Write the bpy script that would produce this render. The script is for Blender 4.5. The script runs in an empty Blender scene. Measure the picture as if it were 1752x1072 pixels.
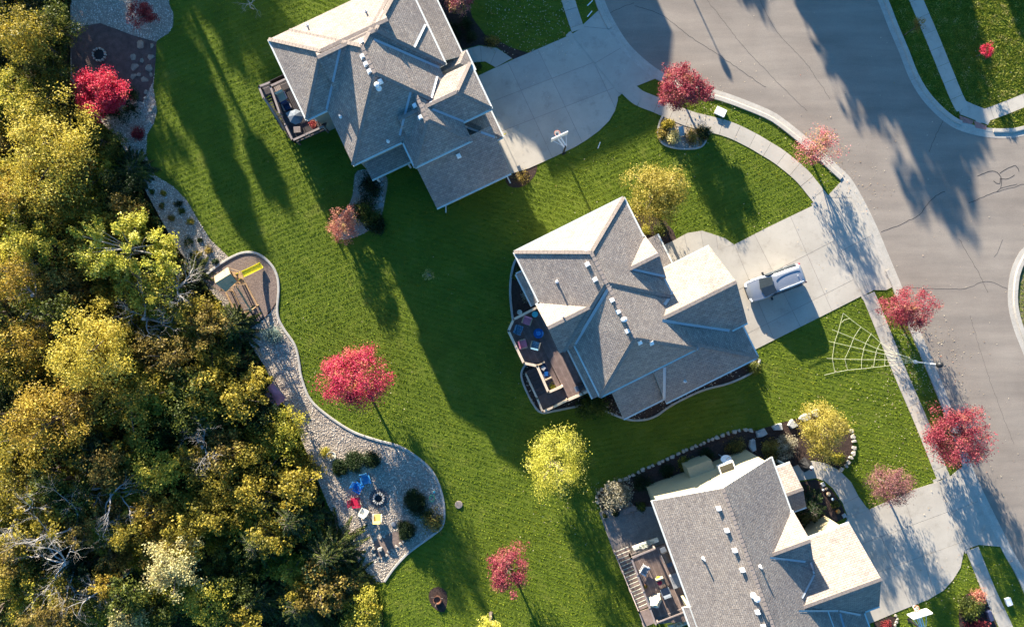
import bpy, math, random
import numpy as np
from mathutils import Vector

# ------------------------------------------------------------------ camera
scene = bpy.context.scene
COL = scene.collection
cam_d = bpy.data.cameras.new("camera"); cam = bpy.data.objects.new("camera", cam_d); COL.objects.link(cam)
cam.location = (0, 0, 70); cam.rotation_euler = (0, 0, 0)
cam_d.sensor_width = 36; cam_d.lens = 36*1400/1752; cam_d.clip_start = 1; cam_d.clip_end = 1500
scene.camera = cam
# ------------------------------------------------------------------ light
SUN_EL = math.radians(14.3)
SUN_AZ = math.radians(-25.0)          # clockwise from +Y
world = bpy.data.worlds.new("World"); scene.world = world; world.use_nodes = True
wn = world.node_tree; wn.nodes.clear()
sky = wn.nodes.new('ShaderNodeTexSky'); sky.sky_type = 'NISHITA'; sky.sun_disc = False
sky.sun_elevation = SUN_EL; sky.sun_rotation = SUN_AZ % (2*math.pi)
sky.air_density = 1.0; sky.dust_density = 0.6; sky.ozone_density = 3.0
bg = wn.nodes.new('ShaderNodeBackground'); bg.inputs[1].default_value = 0.08
wo = wn.nodes.new('ShaderNodeOutputWorld')
hs = wn.nodes.new('ShaderNodeHueSaturation'); hs.inputs['Saturation'].default_value = 1.3
wn.links.new(sky.outputs[0], hs.inputs['Color']); wn.links.new(hs.outputs[0], bg.inputs[0]); wn.links.new(bg.outputs[0], wo.inputs[0])
sun_d = bpy.data.lights.new("sun", 'SUN'); sun_d.energy = 5.0; sun_d.angle = math.radians(0.6); sun_d.color = (1, .90, .735)
sun = bpy.data.objects.new("sun", sun_d); COL.objects.link(sun)
sd = Vector((math.sin(SUN_AZ)*math.cos(SUN_EL), math.cos(SUN_AZ)*math.cos(SUN_EL), math.sin(SUN_EL)))
sun.rotation_euler = sd.to_track_quat('Z', 'Y').to_euler()
sun.location = sd*200
vs = scene.view_settings
vs.view_transform = 'Standard'; vs.look = 'None'; vs.gamma = 1; vs.use_curve_mapping = False
vs.exposure = 2.12
scene.cycles.max_bounces = 5; scene.cycles.transparent_max_bounces = 4

rng = np.random.default_rng(7); random.seed(7)
PI = math.pi

# ------------------------------------------------------------------ survey coordinates
# plan units: 20 per metre on the ground, origin of the plan at (876, 536), y to the south.
# P(x, y, z) gives the world point of a plan reading taken at height z above the lawn.
CH = 70.0
def P(px, py, z=0.0):
    k = (1-z/CH)/20
    return ((px-876)*k, (536-py)*k, z)
def P2(px, py, z=0.0):
    p = P(px, py, z); return (p[0], p[1])

# ------------------------------------------------------------------ materials
MATS = {}
def new_mat(name):
    m = bpy.data.materials.new(name); m.use_nodes = True; nt = m.node_tree; nt.nodes.clear()
    out = nt.nodes.new('ShaderNodeOutputMaterial'); MATS[name] = m
    return m, nt, out
def N(nt, t, **kw):
    n = nt.nodes.new(t)
    for k, v in kw.items():
        if k.startswith('i_'):
            n.inputs[k[2:].replace('_', ' ')].default_value = v
        else: setattr(n, k, v)
    return n
def ramp(nt, src, stops):
    r = nt.nodes.new('ShaderNodeValToRGB'); e = r.color_ramp.elements
    while len(e) < len(stops): e.new(0.5)
    for el, (p, c) in zip(e, stops): el.position = p; el.color = (*c, 1)
    nt.links.new(src, r.inputs[0]); return r.outputs[0]
def mixc(nt, f, a, b, mode='MIX'):
    m = nt.nodes.new('ShaderNodeMix'); m.data_type = 'RGBA'; m.blend_type = mode
    for i, v in ((0, f), (6, a), (7, b)):
        if hasattr(v, 'is_linked') or isinstance(v, bpy.types.NodeSocket): nt.links.new(v, m.inputs[i])
        else: m.inputs[i].default_value = v if i == 0 else (*v, 1)
    return m.outputs[2]
def simple(name, col, rough=.7, metal=0, var=.12, scale=6, bump=0, bscale=40, spec=.3, tint=None):
    if name in MATS: return MATS[name]
    m, nt, out = new_mat(name)
    b = N(nt, 'ShaderNodeBsdfPrincipled'); b.inputs['Roughness'].default_value = rough
    b.inputs['Metallic'].default_value = metal; b.inputs['Specular IOR Level'].default_value = spec
    tc = N(nt, 'ShaderNodeNewGeometry')
    nz = N(nt, 'ShaderNodeTexNoise'); nz.inputs['Scale'].default_value = scale; nz.inputs['Detail'].default_value = 6
    nt.links.new(tc.outputs['Position'], nz.inputs['Vector'])
    lo = tuple(c*(1-var) for c in col); hi = tuple(min(1, c*(1+var)) for c in (tint or col))
    c = ramp(nt, nz.outputs[0], [(.3, lo), (.7, hi)])
    nt.links.new(c, b.inputs['Base Color'])
    if bump:
        n2 = N(nt, 'ShaderNodeTexNoise'); n2.inputs['Scale'].default_value = bscale; n2.inputs['Detail'].default_value = 4
        nt.links.new(tc.outputs['Position'], n2.inputs['Vector'])
        bp = N(nt, 'ShaderNodeBump'); bp.inputs['Strength'].default_value = 1; bp.inputs['Distance'].default_value = bump
        nt.links.new(n2.outputs[0], bp.inputs['Height']); nt.links.new(bp.outputs[0], b.inputs['Normal'])
    nt.links.new(b.outputs[0], out.inputs[0]); return m

def island_mat(name, stops, trans=.35, rough=.6, big=None, spec=.25, objvar=True):
    """leaf / stone material: colour by random value per island, ramp of stops"""
    m, nt, out = new_mat(name)
    g = N(nt, 'ShaderNodeNewGeometry')
    val = g.outputs['Random Per Island']
    if big:
        nz = N(nt, 'ShaderNodeTexNoise'); nz.inputs['Scale'].default_value = big; nz.inputs['Detail'].default_value = 3
        nt.links.new(g.outputs['Position'], nz.inputs['Vector'])
        mm = N(nt, 'ShaderNodeMath', operation='MULTIPLY_ADD'); nt.links.new(nz.outputs[0], mm.inputs[0])
        mm.inputs[1].default_value = 1.9; mm.inputs[2].default_value = -.95
        m2 = N(nt, 'ShaderNodeMath', operation='ADD'); m2.use_clamp = True
        m3 = N(nt, 'ShaderNodeMath', operation='MULTIPLY_ADD'); nt.links.new(val, m3.inputs[0]); m3.inputs[1].default_value = .6; m3.inputs[2].default_value = .2
        nt.links.new(mm.outputs[0], m2.inputs[0]); nt.links.new(m3.outputs[0], m2.inputs[1]); val = m2.outputs[0]
    c = ramp(nt, val, stops)
    b = N(nt, 'ShaderNodeBsdfPrincipled'); b.inputs['Roughness'].default_value = rough; b.inputs['Specular IOR Level'].default_value = spec
    nt.links.new(c, b.inputs['Base Color'])
    if trans > 0:
        t = N(nt, 'ShaderNodeBsdfTranslucent'); nt.links.new(c, t.inputs[0])
        mx = N(nt, 'ShaderNodeMixShader'); mx.inputs[0].default_value = trans
        nt.links.new(b.outputs[0], mx.inputs[1]); nt.links.new(t.outputs[0], mx.inputs[2]); nt.links.new(mx.outputs[0], out.inputs[0])
    else: nt.links.new(b.outputs[0], out.inputs[0])
    return m

def shingle_mat():
    m, nt, out = new_mat('asphalt_shingles')
    uv = N(nt, 'ShaderNodeUVMap'); g = N(nt, 'ShaderNodeNewGeometry')
    br = N(nt, 'ShaderNodeTexBrick'); nt.links.new(uv.outputs[0], br.inputs['Vector'])
    br.inputs['Scale'].default_value = 1; br.inputs['Brick Width'].default_value = .34; br.inputs['Row Height'].default_value = .17
    br.inputs['Mortar Size'].default_value = .018; br.inputs['Mortar Smooth'].default_value = .6; br.offset = .5
    br.inputs['Color1'].default_value = (.25, .214, .188, 1); br.inputs['Color2'].default_value = (.325, .284, .25, 1)
    br.inputs['Mortar'].default_value = (.18, .152, .132, 1)
    nz = N(nt, 'ShaderNodeTexNoise'); nz.inputs['Scale'].default_value = 3.2; nz.inputs['Detail'].default_value = 5; nz.inputs['Roughness'].default_value = .75
    nt.links.new(g.outputs['Position'], nz.inputs['Vector'])
    c2 = ramp(nt, nz.outputs[0], [(.3, (.72, .72, .75)), (.5, (.98, .97, .97)), (.7, (1.2, 1.18, 1.13))])
    c = mixc(nt, 1.0, br.outputs[0], c2, 'MULTIPLY')
    n3 = N(nt, 'ShaderNodeTexNoise'); n3.inputs['Scale'].default_value = .35; n3.inputs['Detail'].default_value = 3
    nt.links.new(g.outputs['Position'], n3.inputs['Vector'])
    c3 = ramp(nt, n3.outputs[0], [(.35, (.9, .9, .92)), (.65, (1.06, 1.05, 1.03))])
    c = mixc(nt, 1.0, c, c3, 'MULTIPLY')
    b = N(nt, 'ShaderNodeBsdfPrincipled'); b.inputs['Roughness'].default_value = .9; b.inputs['Specular IOR Level'].default_value = .15
    nt.links.new(c, b.inputs['Base Color'])
    n2 = N(nt, 'ShaderNodeTexNoise'); n2.inputs['Scale'].default_value = 7; n2.inputs['Detail'].default_value = 3
    nt.links.new(uv.outputs[0], n2.inputs['Vector'])
    ad = N(nt, 'ShaderNodeMath', operation='MULTIPLY_ADD'); nt.links.new(br.outputs['Fac'], ad.inputs[0]); ad.inputs[1].default_value = -.6
    nt.links.new(n2.outputs[0], ad.inputs[2])
    bp = N(nt, 'ShaderNodeBump'); bp.inputs['Strength'].default_value = .9; bp.inputs['Distance'].default_value = .03
    nt.links.new(ad.outputs[0], bp.inputs['Height']); nt.links.new(bp.outputs[0], b.inputs['Normal'])
    nt.links.new(b.outputs[0], out.inputs[0]); return m

def ground_mat(name, stops, scale=1.2, bump=.05, bscale=9, rough=.9, fine=None):
    m, nt, out = new_mat(name)
    g = N(nt, 'ShaderNodeNewGeometry')
    n1 = N(nt, 'ShaderNodeTexNoise'); n1.inputs['Scale'].default_value = scale; n1.inputs['Detail'].default_value = 8; n1.inputs['Roughness'].default_value = .65
    nt.links.new(g.outputs['Position'], n1.inputs['Vector'])
    c = ramp(nt, n1.outputs[0], stops)
    if fine:
        n4 = N(nt, 'ShaderNodeTexNoise'); n4.inputs['Scale'].default_value = fine[0]; n4.inputs['Detail'].default_value = 2
        nt.links.new(g.outputs['Position'], n4.inputs['Vector'])
        c = mixc(nt, 1.0, c, ramp(nt, n4.outputs[0], [(.3, (1-fine[1],)*3), (.7, (1+fine[1],)*3)]), 'MULTIPLY')
    b = N(nt, 'ShaderNodeBsdfPrincipled'); b.inputs['Roughness'].default_value = rough; b.inputs['Specular IOR Level'].default_value = .15
    nt.links.new(c, b.inputs['Base Color'])
    n2 = N(nt, 'ShaderNodeTexNoise'); n2.inputs['Scale'].default_value = bscale; n2.inputs['Detail'].default_value = 5
    nt.links.new(g.outputs['Position'], n2.inputs['Vector'])
    bp = N(nt, 'ShaderNodeBump'); bp.inputs['Strength'].default_value = 1; bp.inputs['Distance'].default_value = bump
    nt.links.new(n2.outputs[0], bp.inputs['Height']); nt.links.new(bp.outputs[0], b.inputs['Normal'])
    nt.links.new(b.outputs[0], out.inputs[0]); return m

M_lawn = ground_mat('lawn_soil', [(.3, (.070, .100, .011)), (.55, (.105, .140, .014)), (.75, (.15, .165, .028))], .5, .05, 14)
M_dry = ground_mat('dry_grass_soil', [(.3, (.09, .09, .03)), (.7, (.24, .20, .10))], 1.6, .06, 12)
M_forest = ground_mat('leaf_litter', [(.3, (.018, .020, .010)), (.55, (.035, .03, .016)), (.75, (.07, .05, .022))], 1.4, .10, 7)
M_mulch = ground_mat('bark_mulch', [(.3, (.030, .020, .018)), (.6, (.065, .042, .034)), (.8, (.11, .075, .06))], 5, .05, 22, fine=(30, .3))
M_play = ground_mat('wood_chips', [(.3, (.14, .10, .085)), (.6, (.22, .165, .135)), (.8, (.32, .25, .20))], 6, .05, 20, fine=(26, .35))
M_dirt = ground_mat('packed_dirt', [(.3, (.07, .045, .04)), (.6, (.12, .08, .07)), (.8, (.17, .12, .10))], 2, .03, 14, fine=(25, .2))
M_gravelbase = ground_mat('gravel_bed', [(.3, (.22, .18, .14)), (.7, (.36, .30, .24))], 3, .04, 14, fine=(25, .3))
M_gravel = island_mat('river_gravel', [(0, (.17, .14, .12)), (.25, (.34, .28, .22)), (.55, (.50, .41, .32)), (.85, (.66, .56, .44)), (1, (.80, .72, .60))], 0, .85)
M_curb = ground_mat('curb_concrete', [(.3, (.36, .325, .28)), (.7, (.46, .42, .36))], 1.2, .006, 30, fine=(10, .08))
M_stone = ground_mat('limestone', [(.3, (.26, .235, .20)), (.7, (.48, .44, .37))], 2.2, .03, 9, fine=(16, .15))
M_stonegrey = ground_mat('grey_limestone', [(.3, (.26, .26, .25)), (.7, (.44, .43, .41))], 1.8, .03, 7, fine=(16, .12))
M_edging = ground_mat('edging_concrete', [(.3, (.30, .28, .25)), (.7, (.45, .42, .37))], 2, .01, 20)
M_paver = ground_mat('patio_paver', [(.3, (.19, .155, .135)), (.7, (.30, .25, .215))], 1.6, .004, 20, fine=(8, .15))

def concrete_mat():
    m, nt, out = new_mat('driveway_concrete')
    g = N(nt, 'ShaderNodeNewGeometry'); oi = N(nt, 'ShaderNodeObjectInfo')
    def no(s, d=6, r=.6):
        n = N(nt, 'ShaderNodeTexNoise'); n.inputs['Scale'].default_value = s; n.inputs['Detail'].default_value = d; n.inputs['Roughness'].default_value = r
        nt.links.new(g.outputs['Position'], n.inputs['Vector']); return n.outputs[0]
    c = ramp(nt, no(.45), [(.3, (.38, .34, .285)), (.7, (.465, .42, .355))])
    c = mixc(nt, 1.0, c, ramp(nt, oi.outputs['Random'], [(0, (.93, .93, .94)), (1, (1.05, 1.04, 1.02))]), 'MULTIPLY')
    # dark mottled stains
    st = ramp(nt, no(.8, 10, .72), [(.54, (1, 1, 1)), (.70, (.74, .73, .72))])
    c = mixc(nt, .8, c, st, 'MULTIPLY')
    sp = ramp(nt, no(9, 2), [(.25, (.86, .86, .86)), (.4, (1, 1, 1))])
    c = mixc(nt, 1, c, sp, 'MULTIPLY')
    b = N(nt, 'ShaderNodeBsdfPrincipled'); b.inputs['Roughness'].default_value = .85; b.inputs['Specular IOR Level'].default_value = .2
    nt.links.new(c, b.inputs['Base Color'])
    bp = N(nt, 'ShaderNodeBump'); bp.inputs['Distance'].default_value = .004; nt.links.new(no(25, 3), bp.inputs['Height']); nt.links.new(bp.outputs[0], b.inputs['Normal'])
    nt.links.new(b.outputs[0], out.inputs[0]); return m
M_conc = concrete_mat()
M_joint = simple('slab_joint', (.23, .21, .19), .9, var=.2, scale=3)
M_cream = simple('cream_plastic', (.62, .60, .50), .5, var=.08)

def asphalt_mat():
    m, nt, out = new_mat('street_asphalt')
    g = N(nt, 'ShaderNodeNewGeometry')
    mp = N(nt, 'ShaderNodeMapping'); nt.links.new(g.outputs['Position'], mp.inputs[0])
    mp.inputs['Rotation'].default_value = (0, 0, math.radians(63)); mp.inputs['Scale'].default_value = (.12, 1.0, 1)
    def no(s, d=6, r=.6, v=None):
        n = N(nt, 'ShaderNodeTexNoise'); n.inputs['Scale'].default_value = s; n.inputs['Detail'].default_value = d; n.inputs['Roughness'].default_value = r
        nt.links.new(v or g.outputs['Position'], n.inputs['Vector']); return n.outputs[0]
    c = ramp(nt, no(.25, 6), [(.3, (.228, .190, .156)), (.7, (.28, .238, .196))])
    c = mixc(nt, .9, c, ramp(nt, no(.9, 5, .6, mp.outputs[0]), [(.32, (.82, .82, .83)), (.68, (1.12, 1.11, 1.10))]), 'MULTIPLY')
    c = mixc(nt, 1, c, ramp(nt, no(14, 3), [(.3, (.88, .88, .88)), (.7, (1.1, 1.1, 1.1))]), 'MULTIPLY')
    b = N(nt, 'ShaderNodeBsdfPrincipled'); b.inputs['Roughness'].default_value = .85; b.inputs['Specular IOR Level'].default_value = .25
    nt.links.new(c, b.inputs['Base Color'])
    bp = N(nt, 'ShaderNodeBump'); bp.inputs['Distance'].default_value = .006; nt.links.new(no(30, 3), bp.inputs['Height']); nt.links.new(bp.outputs[0], b.inputs['Normal'])
    nt.links.new(b.outputs[0], out.inputs[0]); return m
M_asph = asphalt_mat()
M_tar = simple('crack_tar', (.055, .05, .05), .8, var=.3, scale=3)
M_shingle = shingle_mat()
M_cap = simple('ridge_cap', (.23, .19, .165), .9, var=.25, scale=9, bump=.01, bscale=14)
M_fascia = simple('white_trim', (.58, .60, .56), .5, var=.08)
M_valley = simple('valley_metal', (.34, .36, .38), .45, var=.06, metal=.2)
M_white = simple('white_paint', (.78, .78, .77), .45, var=.05)
M_wall = simple('beige_siding', (.40, .34, .21), .8, var=.06, bump=.01, bscale=8)
M_wall1 = simple('grey_green_siding', (.20, .22, .19), .8, var=.08, bump=.01, bscale=8)
M_wall2 = simple('tan_siding', (.36, .33, .26), .8, var=.08, bump=.01, bscale=8)
M_glass = simple('window_glass', (.03, .04, .05), .08, var=.1, spec=.8)
M_dark = simple('black_metal', (.02, .02, .022), .45, var=.1)
M_garage = simple('garage_door_paint', (.62, .60, .55), .6, var=.05)
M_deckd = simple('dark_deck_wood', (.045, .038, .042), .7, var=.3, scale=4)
M_deck2 = simple('brown_deck_boards', (.16, .112, .10), .7, var=.22, scale=3)
M_deck2b = simple('brown_deck_board_shade', (.185, .135, .12), .7, var=.22, scale=3)
M_deck3 = simple('taupe_deck_boards', (.20, .145, .125), .7, var=.2, scale=3)
M_deck3b = simple('taupe_deck_boards_worn', (.25, .185, .16), .7, var=.2, scale=3)
M_rail2 = simple('cream_rail', (.60, .47, .34), .6, var=.08)
M_rail1 = simple('grey_brown_rail', (.26, .21, .19), .7, var=.12)
M_bark = simple('bark', (.12, .095, .08), .9, var=.35, scale=14, bump=.03, bscale=12)
M_barkg = simple('grey_bark', (.36, .33, .30), .85, var=.25, scale=8)
M_wood = simple('playset_wood', (.38, .24, .12), .75, var=.25, scale=6)
M_yel = simple('yellow_plastic', (.75, .65, .04), .4, var=.05)

def leafmat(name, *cols, big=.9, trans=.40):
    n = len(cols); return island_mat(name, [(i/(n-1), c) for i, c in enumerate(cols)], trans, .55, big)
L_crimson = leafmat('crimson_leaves', (.22, .008, .02), (.50, .02, .055), (.66, .06, .12), (.62, .16, .10), big=1.0)
L_pinkred = leafmat('pink_red_leaves', (.18, .006, .028), (.40, .014, .062), (.54, .05, .12), (.54, .12, .11), (.46, .25, .08), big=.9)
L_pale = leafmat('faded_pink_leaves', (.22, .04, .05), (.46, .10, .13), (.60, .26, .27), (.50, .30, .12), (.32, .28, .08), big=1.1)
L_olyel = leafmat('olive_yellow_leaves', (.15, .13, .02), (.32, .26, .035), (.48, .39, .08), (.54, .46, .15), big=1.2)
L_dusty = leafmat('dusty_red_leaves', (.14, .012, .028), (.29, .035, .06), (.40, .10, .12), (.38, .19, .09), big=1.0)
L_mauve = leafmat('mauve_leaves', (.12, .045, .05), (.24, .095, .10), (.34, .16, .16), (.33, .20, .11), big=1.2)
L_yellow = leafmat('yellow_leaves', (.20, .16, .02), (.40, .32, .035), (.56, .45, .07), (.60, .52, .14), big=.8)
L_lemon = leafmat('lemon_leaves', (.22, .24, .025), (.46, .44, .05), (.64, .58, .09), (.72, .66, .22), big=.9)
L_ylgreen = leafmat('yellow_green_leaves', (.12, .15, .018), (.28, .27, .03), (.46, .40, .05), (.60, .50, .08), big=.7)
L_olive = leafmat('olive_leaves', (.07, .068, .010), (.19, .165, .020), (.36, .28, .035), (.52, .40, .06), big=.6)
L_green = leafmat('green_leaves', (.022, .034, .008), (.055, .075, .012), (.11, .13, .02), (.22, .22, .035), big=.8)
L_dkgreen = leafmat('dark_green_leaves', (.010, .022, .008), (.022, .042, .012), (.045, .07, .018), big=1)
L_orange = leafmat('ochre_leaves', (.12, .08, .014), (.28, .19, .025), (.44, .31, .04), (.58, .46, .08), big=.8)
L_brown = leafmat('russet_leaves', (.07, .048, .014), (.16, .115, .026), (.30, .215, .045), (.38, .31, .07), big=.9)
L_tan = leafmat('pale_tan_leaves', (.22, .18, .09), (.42, .36, .16), (.62, .55, .22), (.66, .62, .36), big=1)
L_blue = leafmat('blue_green_needles', (.12, .17, .14), (.24, .32, .27), (.38, .46, .40), big=2)
L_spruce = leafmat('spruce_needles', (.016, .030, .010), (.045, .065, .018), (.11, .13, .025), (.26, .26, .045), big=.9)
L_coral = leafmat('coral_leaves', (.24, .07, .05), (.46, .16, .12), (.58, .28, .19), (.50, .36, .14), big=1.4)
L_hydr = leafmat('dry_hydrangea', (.10, .08, .05), (.26, .23, .14), (.46, .42, .30), (.56, .50, .42), big=2)
L_redmul = leafmat('dark_red_leaves', (.12, .015, .02), (.26, .03, .04), (.36, .07, .06), big=1.5)

# ------------------------------------------------------------------ object helpers
def tagp(o, label=None, cat=None, group=None, kind=None):
    if label: o['label'] = label
    if cat: o['category'] = cat
    if group: o['group'] = group
    if kind: o['kind'] = kind
    return o
def thing(name, label, cat, loc=(0, 0, 0), rz=0, group=None):
    o = bpy.data.objects.new(name, None); COL.objects.link(o)
    o.location = loc; o.rotation_euler = (0, 0, rz); o.empty_display_size = .2
    return tagp(o, label, cat, group)
def link(name, me, parent=None, loc=None, rz=0):
    o = bpy.data.objects.new(name, me); COL.objects.link(o)
    if parent: o.parent = parent
    if loc is not None: o.location = loc
    if rz: o.rotation_euler = (0, 0, rz)
    return o
def npmesh(name, V, F, mat, k, smooth=False):
    """V (n,3), F (m,k) numpy -> mesh"""
    me = bpy.data.meshes.new(name)
    me.vertices.add(len(V)); me.vertices.foreach_set('co', np.asarray(V, np.float32).ravel())
    me.loops.add(F.size); me.loops.foreach_set('vertex_index', F.astype(np.int32).ravel())
    me.polygons.add(len(F)); me.polygons.foreach_set('loop_start', np.arange(0, F.size, k, dtype=np.int32))
    if mat: me.materials.append(mat)
    me.update(calc_edges=True)
    if smooth: me.polygons.foreach_set('use_smooth', np.ones(len(F), bool))
    return me
class MB:
    def __init__(s): s.v = []; s.f = []; s.m = []; s.mats = []
    def mi(s, mat):
        if mat is None: return 0
        if mat not in s.mats: s.mats.append(mat)
        return s.mats.index(mat)
    def add(s, vs, fs, mat=None):
        b = len(s.v); s.v += [tuple(v) for v in vs]; i = s.mi(mat)
        for f in fs: s.f.append(tuple(b+q for q in f)); s.m.append(i)
    def box(s, c, d, rz=0, mat=None, tilt=None):
        hx, hy, hz = d[0]/2, d[1]/2, d[2]/2; cs, sn = math.cos(rz), math.sin(rz); vs = []
        for z in (-hz, hz):
            for x, y in ((-hx, -hy), (hx, -hy), (hx, hy), (-hx, hy)):
                zz = z + (tilt[0]*x + tilt[1]*y if tilt else 0)
                vs.append((c[0]+x*cs-y*sn, c[1]+x*sn+y*cs, c[2]+zz))
        s.add(vs, [(3, 2, 1, 0), (4, 5, 6, 7), (0, 1, 5, 4), (1, 2, 6, 5), (2, 3, 7, 6), (3, 0, 4, 7)], mat); return s
    def bar(s, a, b, w, h, mat=None, up=(0, 0, 1)):
        a, b = Vector(a), Vector(b); d = (b-a).normalized(); u = Vector(up)
        if abs(d.dot(u)) > .98: u = Vector((1, 0, 0))
        r = d.cross(u).normalized()*(w/2); u2 = r.cross(d).normalized()*(h/2)
        vs = []
        for p in (a, b):
            for q, t in ((-1, -1), (1, -1), (1, 1), (-1, 1)): vs.append(p+r*q+u2*t)
        s.add(vs, [(3, 2, 1, 0), (4, 5, 6, 7), (0, 1, 5, 4), (1, 2, 6, 5), (2, 3, 7, 6), (3, 0, 4, 7)], mat); return s
    def tube(s, pts, rad, n=8, mat=None, cap=True):
        pts = [Vector(p) for p in pts]; rings = []
        if not hasattr(rad, '__len__'): rad = [rad]*len(pts)
        vs = []; fs = []
        for i, p in enumerate(pts):
            d = (pts[min(i+1, len(pts)-1)]-pts[max(i-1, 0)]).normalized()
            u = Vector((0, 0, 1)) if abs(d.z) < .95 else Vector((1, 0, 0))
            a = d.cross(u).normalized(); b = a.cross(d)
            for k in range(n):
                t = 2*PI*k/n; vs.append(p+(a*math.cos(t)+b*math.sin(t))*rad[i])
        for i in range(len(pts)-1):
            for k in range(n):
                k2 = (k+1) % n; fs.append((i*n+k, i*n+k2, (i+1)*n+k2, (i+1)*n+k))
        if cap: fs.append(tuple(range(n-1, -1, -1))); fs.append(tuple((len(pts)-1)*n+k for k in range(n)))
        s.add(vs, fs, mat); return s
    def lathe(s, c, prof, n=16, mat=None):
        vs = []; fs = []
        for r, z in prof:
            for k in range(n):
                t = 2*PI*k/n; vs.append((c[0]+r*math.cos(t), c[1]+r*math.sin(t), c[2]+z))
        for i in range(len(prof)-1):
            for k in range(n):
                k2 = (k+1) % n; fs.append((i*n+k, i*n+k2, (i+1)*n+k2, (i+1)*n+k))
        if prof[-1][0] > 1e-6: fs.append(tuple((len(prof)-1)*n+k for k in range(n)))
        s.add(vs, fs, mat); return s
    def prism(s, pts, z0, z1, mat=None, bottom=False):
        n = len(pts); pts = ccw(pts)
        vs = [(p[0], p[1], z0) for p in pts]+[(p[0], p[1], z1) for p in pts]
        fs = [tuple(range(n, 2*n))]+[(i, (i+1) % n, n+(i+1) % n, n+i) for i in range(n)]
        if bottom: fs.append(tuple(range(n-1, -1, -1)))
        s.add(vs, fs, mat); return s
    def mesh(s, name, mat=None, smooth=False):
        me = bpy.data.meshes.new(name); me.from_pydata(s.v, [], s.f)
        ms = s.mats or ([mat] if mat else [])
        for m in ms: me.materials.append(m)
        if s.mats: me.polygons.foreach_set('material_index', s.m)
        if smooth: me.polygons.foreach_set('use_smooth', [True]*len(s.f))
        me.update(); return me
    def build(s, name, mat=None, parent=None, smooth=False, loc=None, rz=0):
        return link(name, s.mesh(name, mat, smooth), parent, loc, rz)
def area2(p): return sum(p[i][0]*p[(i+1) % len(p)][1]-p[(i+1) % len(p)][0]*p[i][1] for i in range(len(p)))
def ccw(p):
    p = [(q[0], q[1]) for q in p]; return p if area2(p) > 0 else p[::-1]
def smooth_line(pts, step=.4, closed=False):
    """catmull-rom through pts, resampled"""
    p = [np.array(q, float) for q in pts]; n = len(p); out = []
    rngi = range(n if closed else n-1)
    for i in rngi:
        if closed: a, b, c, d = p[(i-1) % n], p[i], p[(i+1) % n], p[(i+2) % n]
        else: a, b, c, d = p[max(i-1, 0)], p[i], p[i+1], p[min(i+2, n-1)]
        m = max(2, int(np.linalg.norm(c-b)/step)+1)
        for k in range(m):
            t = k/m; out.append(.5*((2*b)+(-a+c)*t+(2*a-5*b+4*c-d)*t*t+(-a+3*b-3*c+d)*t**3))
    if not closed: out.append(p[-1])
    return out
def inpoly(X, Y, poly):
    ins = np.zeros(len(X), bool); n = len(poly); j = n-1
    for i in range(n):
        xi, yi = poly[i][0], poly[i][1]; xj, yj = poly[j][0], poly[j][1]
        if yi != yj:
            c = ((yi > Y) != (yj > Y)) & (X < (xj-xi)*(Y-yi)/(yj-yi)+xi); ins ^= c
        j = i
    return ins
def clip_half(poly, nx, ny, d):
    """keep nx*x+ny*y<=d"""
    out = []; n = len(poly)
    for i in range(n):
        a, b = poly[i], poly[(i+1) % n]; da = nx*a[0]+ny*a[1]-d; db = nx*b[0]+ny*b[1]-d
        if da <= 0: out.append(a)
        if (da < 0 < db) or (db < 0 < da):
            t = da/(da-db); out.append(tuple(a[k]+(b[k]-a[k])*t for k in range(2)))
    return out
HARD = []      # plan polygons without grass
def plan_poly(pts, z=0, smooth=False, step=.5):
    q = [P2(x, y, z) for x, y in pts]
    if smooth: q = [tuple(a) for a in smooth_line(q, step, True)]
    return q
def sheet(name, poly, z, mat, thick=.0, kind='structure', hard=True):
    mb = MB(); n = len(poly)
    if thick: mb.prism(poly, z-thick, z)
    else: mb.add([(p[0], p[1], z) for p in ccw(poly)], [tuple(range(n))])
    o = mb.build(name, mat); o['kind'] = kind
    if hard: HARD.append(poly)
    return o

# ------------------------------------------------------------------ ground
FOREST = [(-300, -260), (130, -260), (150, -120), (120, 10), (122, 60), (120, 135), (165, 200), (205, 240), (235, 300), (262, 350), (300, 420), (345, 478), (385, 520), (440, 610),
          (478, 690), (505, 740), (530, 800), (560, 880), (600, 960), (640, 1010), (665, 1100), (690, 1400), (-300, 1400)]
def forest_depth(X, Y):
    """metres into the wood from its edge, 0 outside"""
    pl = [P2(*q) for q in FOREST]; ins = inpoly(X, Y, pl); d = np.full(len(X), 1e9)
    for i in range(len(pl)):
        a, b = pl[i], pl[(i+1) % len(pl)]; abx, aby = b[0]-a[0], b[1]-a[1]
        t = np.clip(((X-a[0])*abx+(Y-a[1])*aby)/(abx*abx+aby*aby), 0, 1)
        d = np.minimum(d, np.hypot(X-a[0]-t*abx, Y-a[1]-t*aby))
    return np.where(ins, d, 0)
def ground_z(X, Y): return -3.6*(1-np.exp(-forest_depth(X, Y)/3.5))
def gz(x, y): return float(ground_z(np.array([x], float), np.array([y], float))[0])
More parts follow.
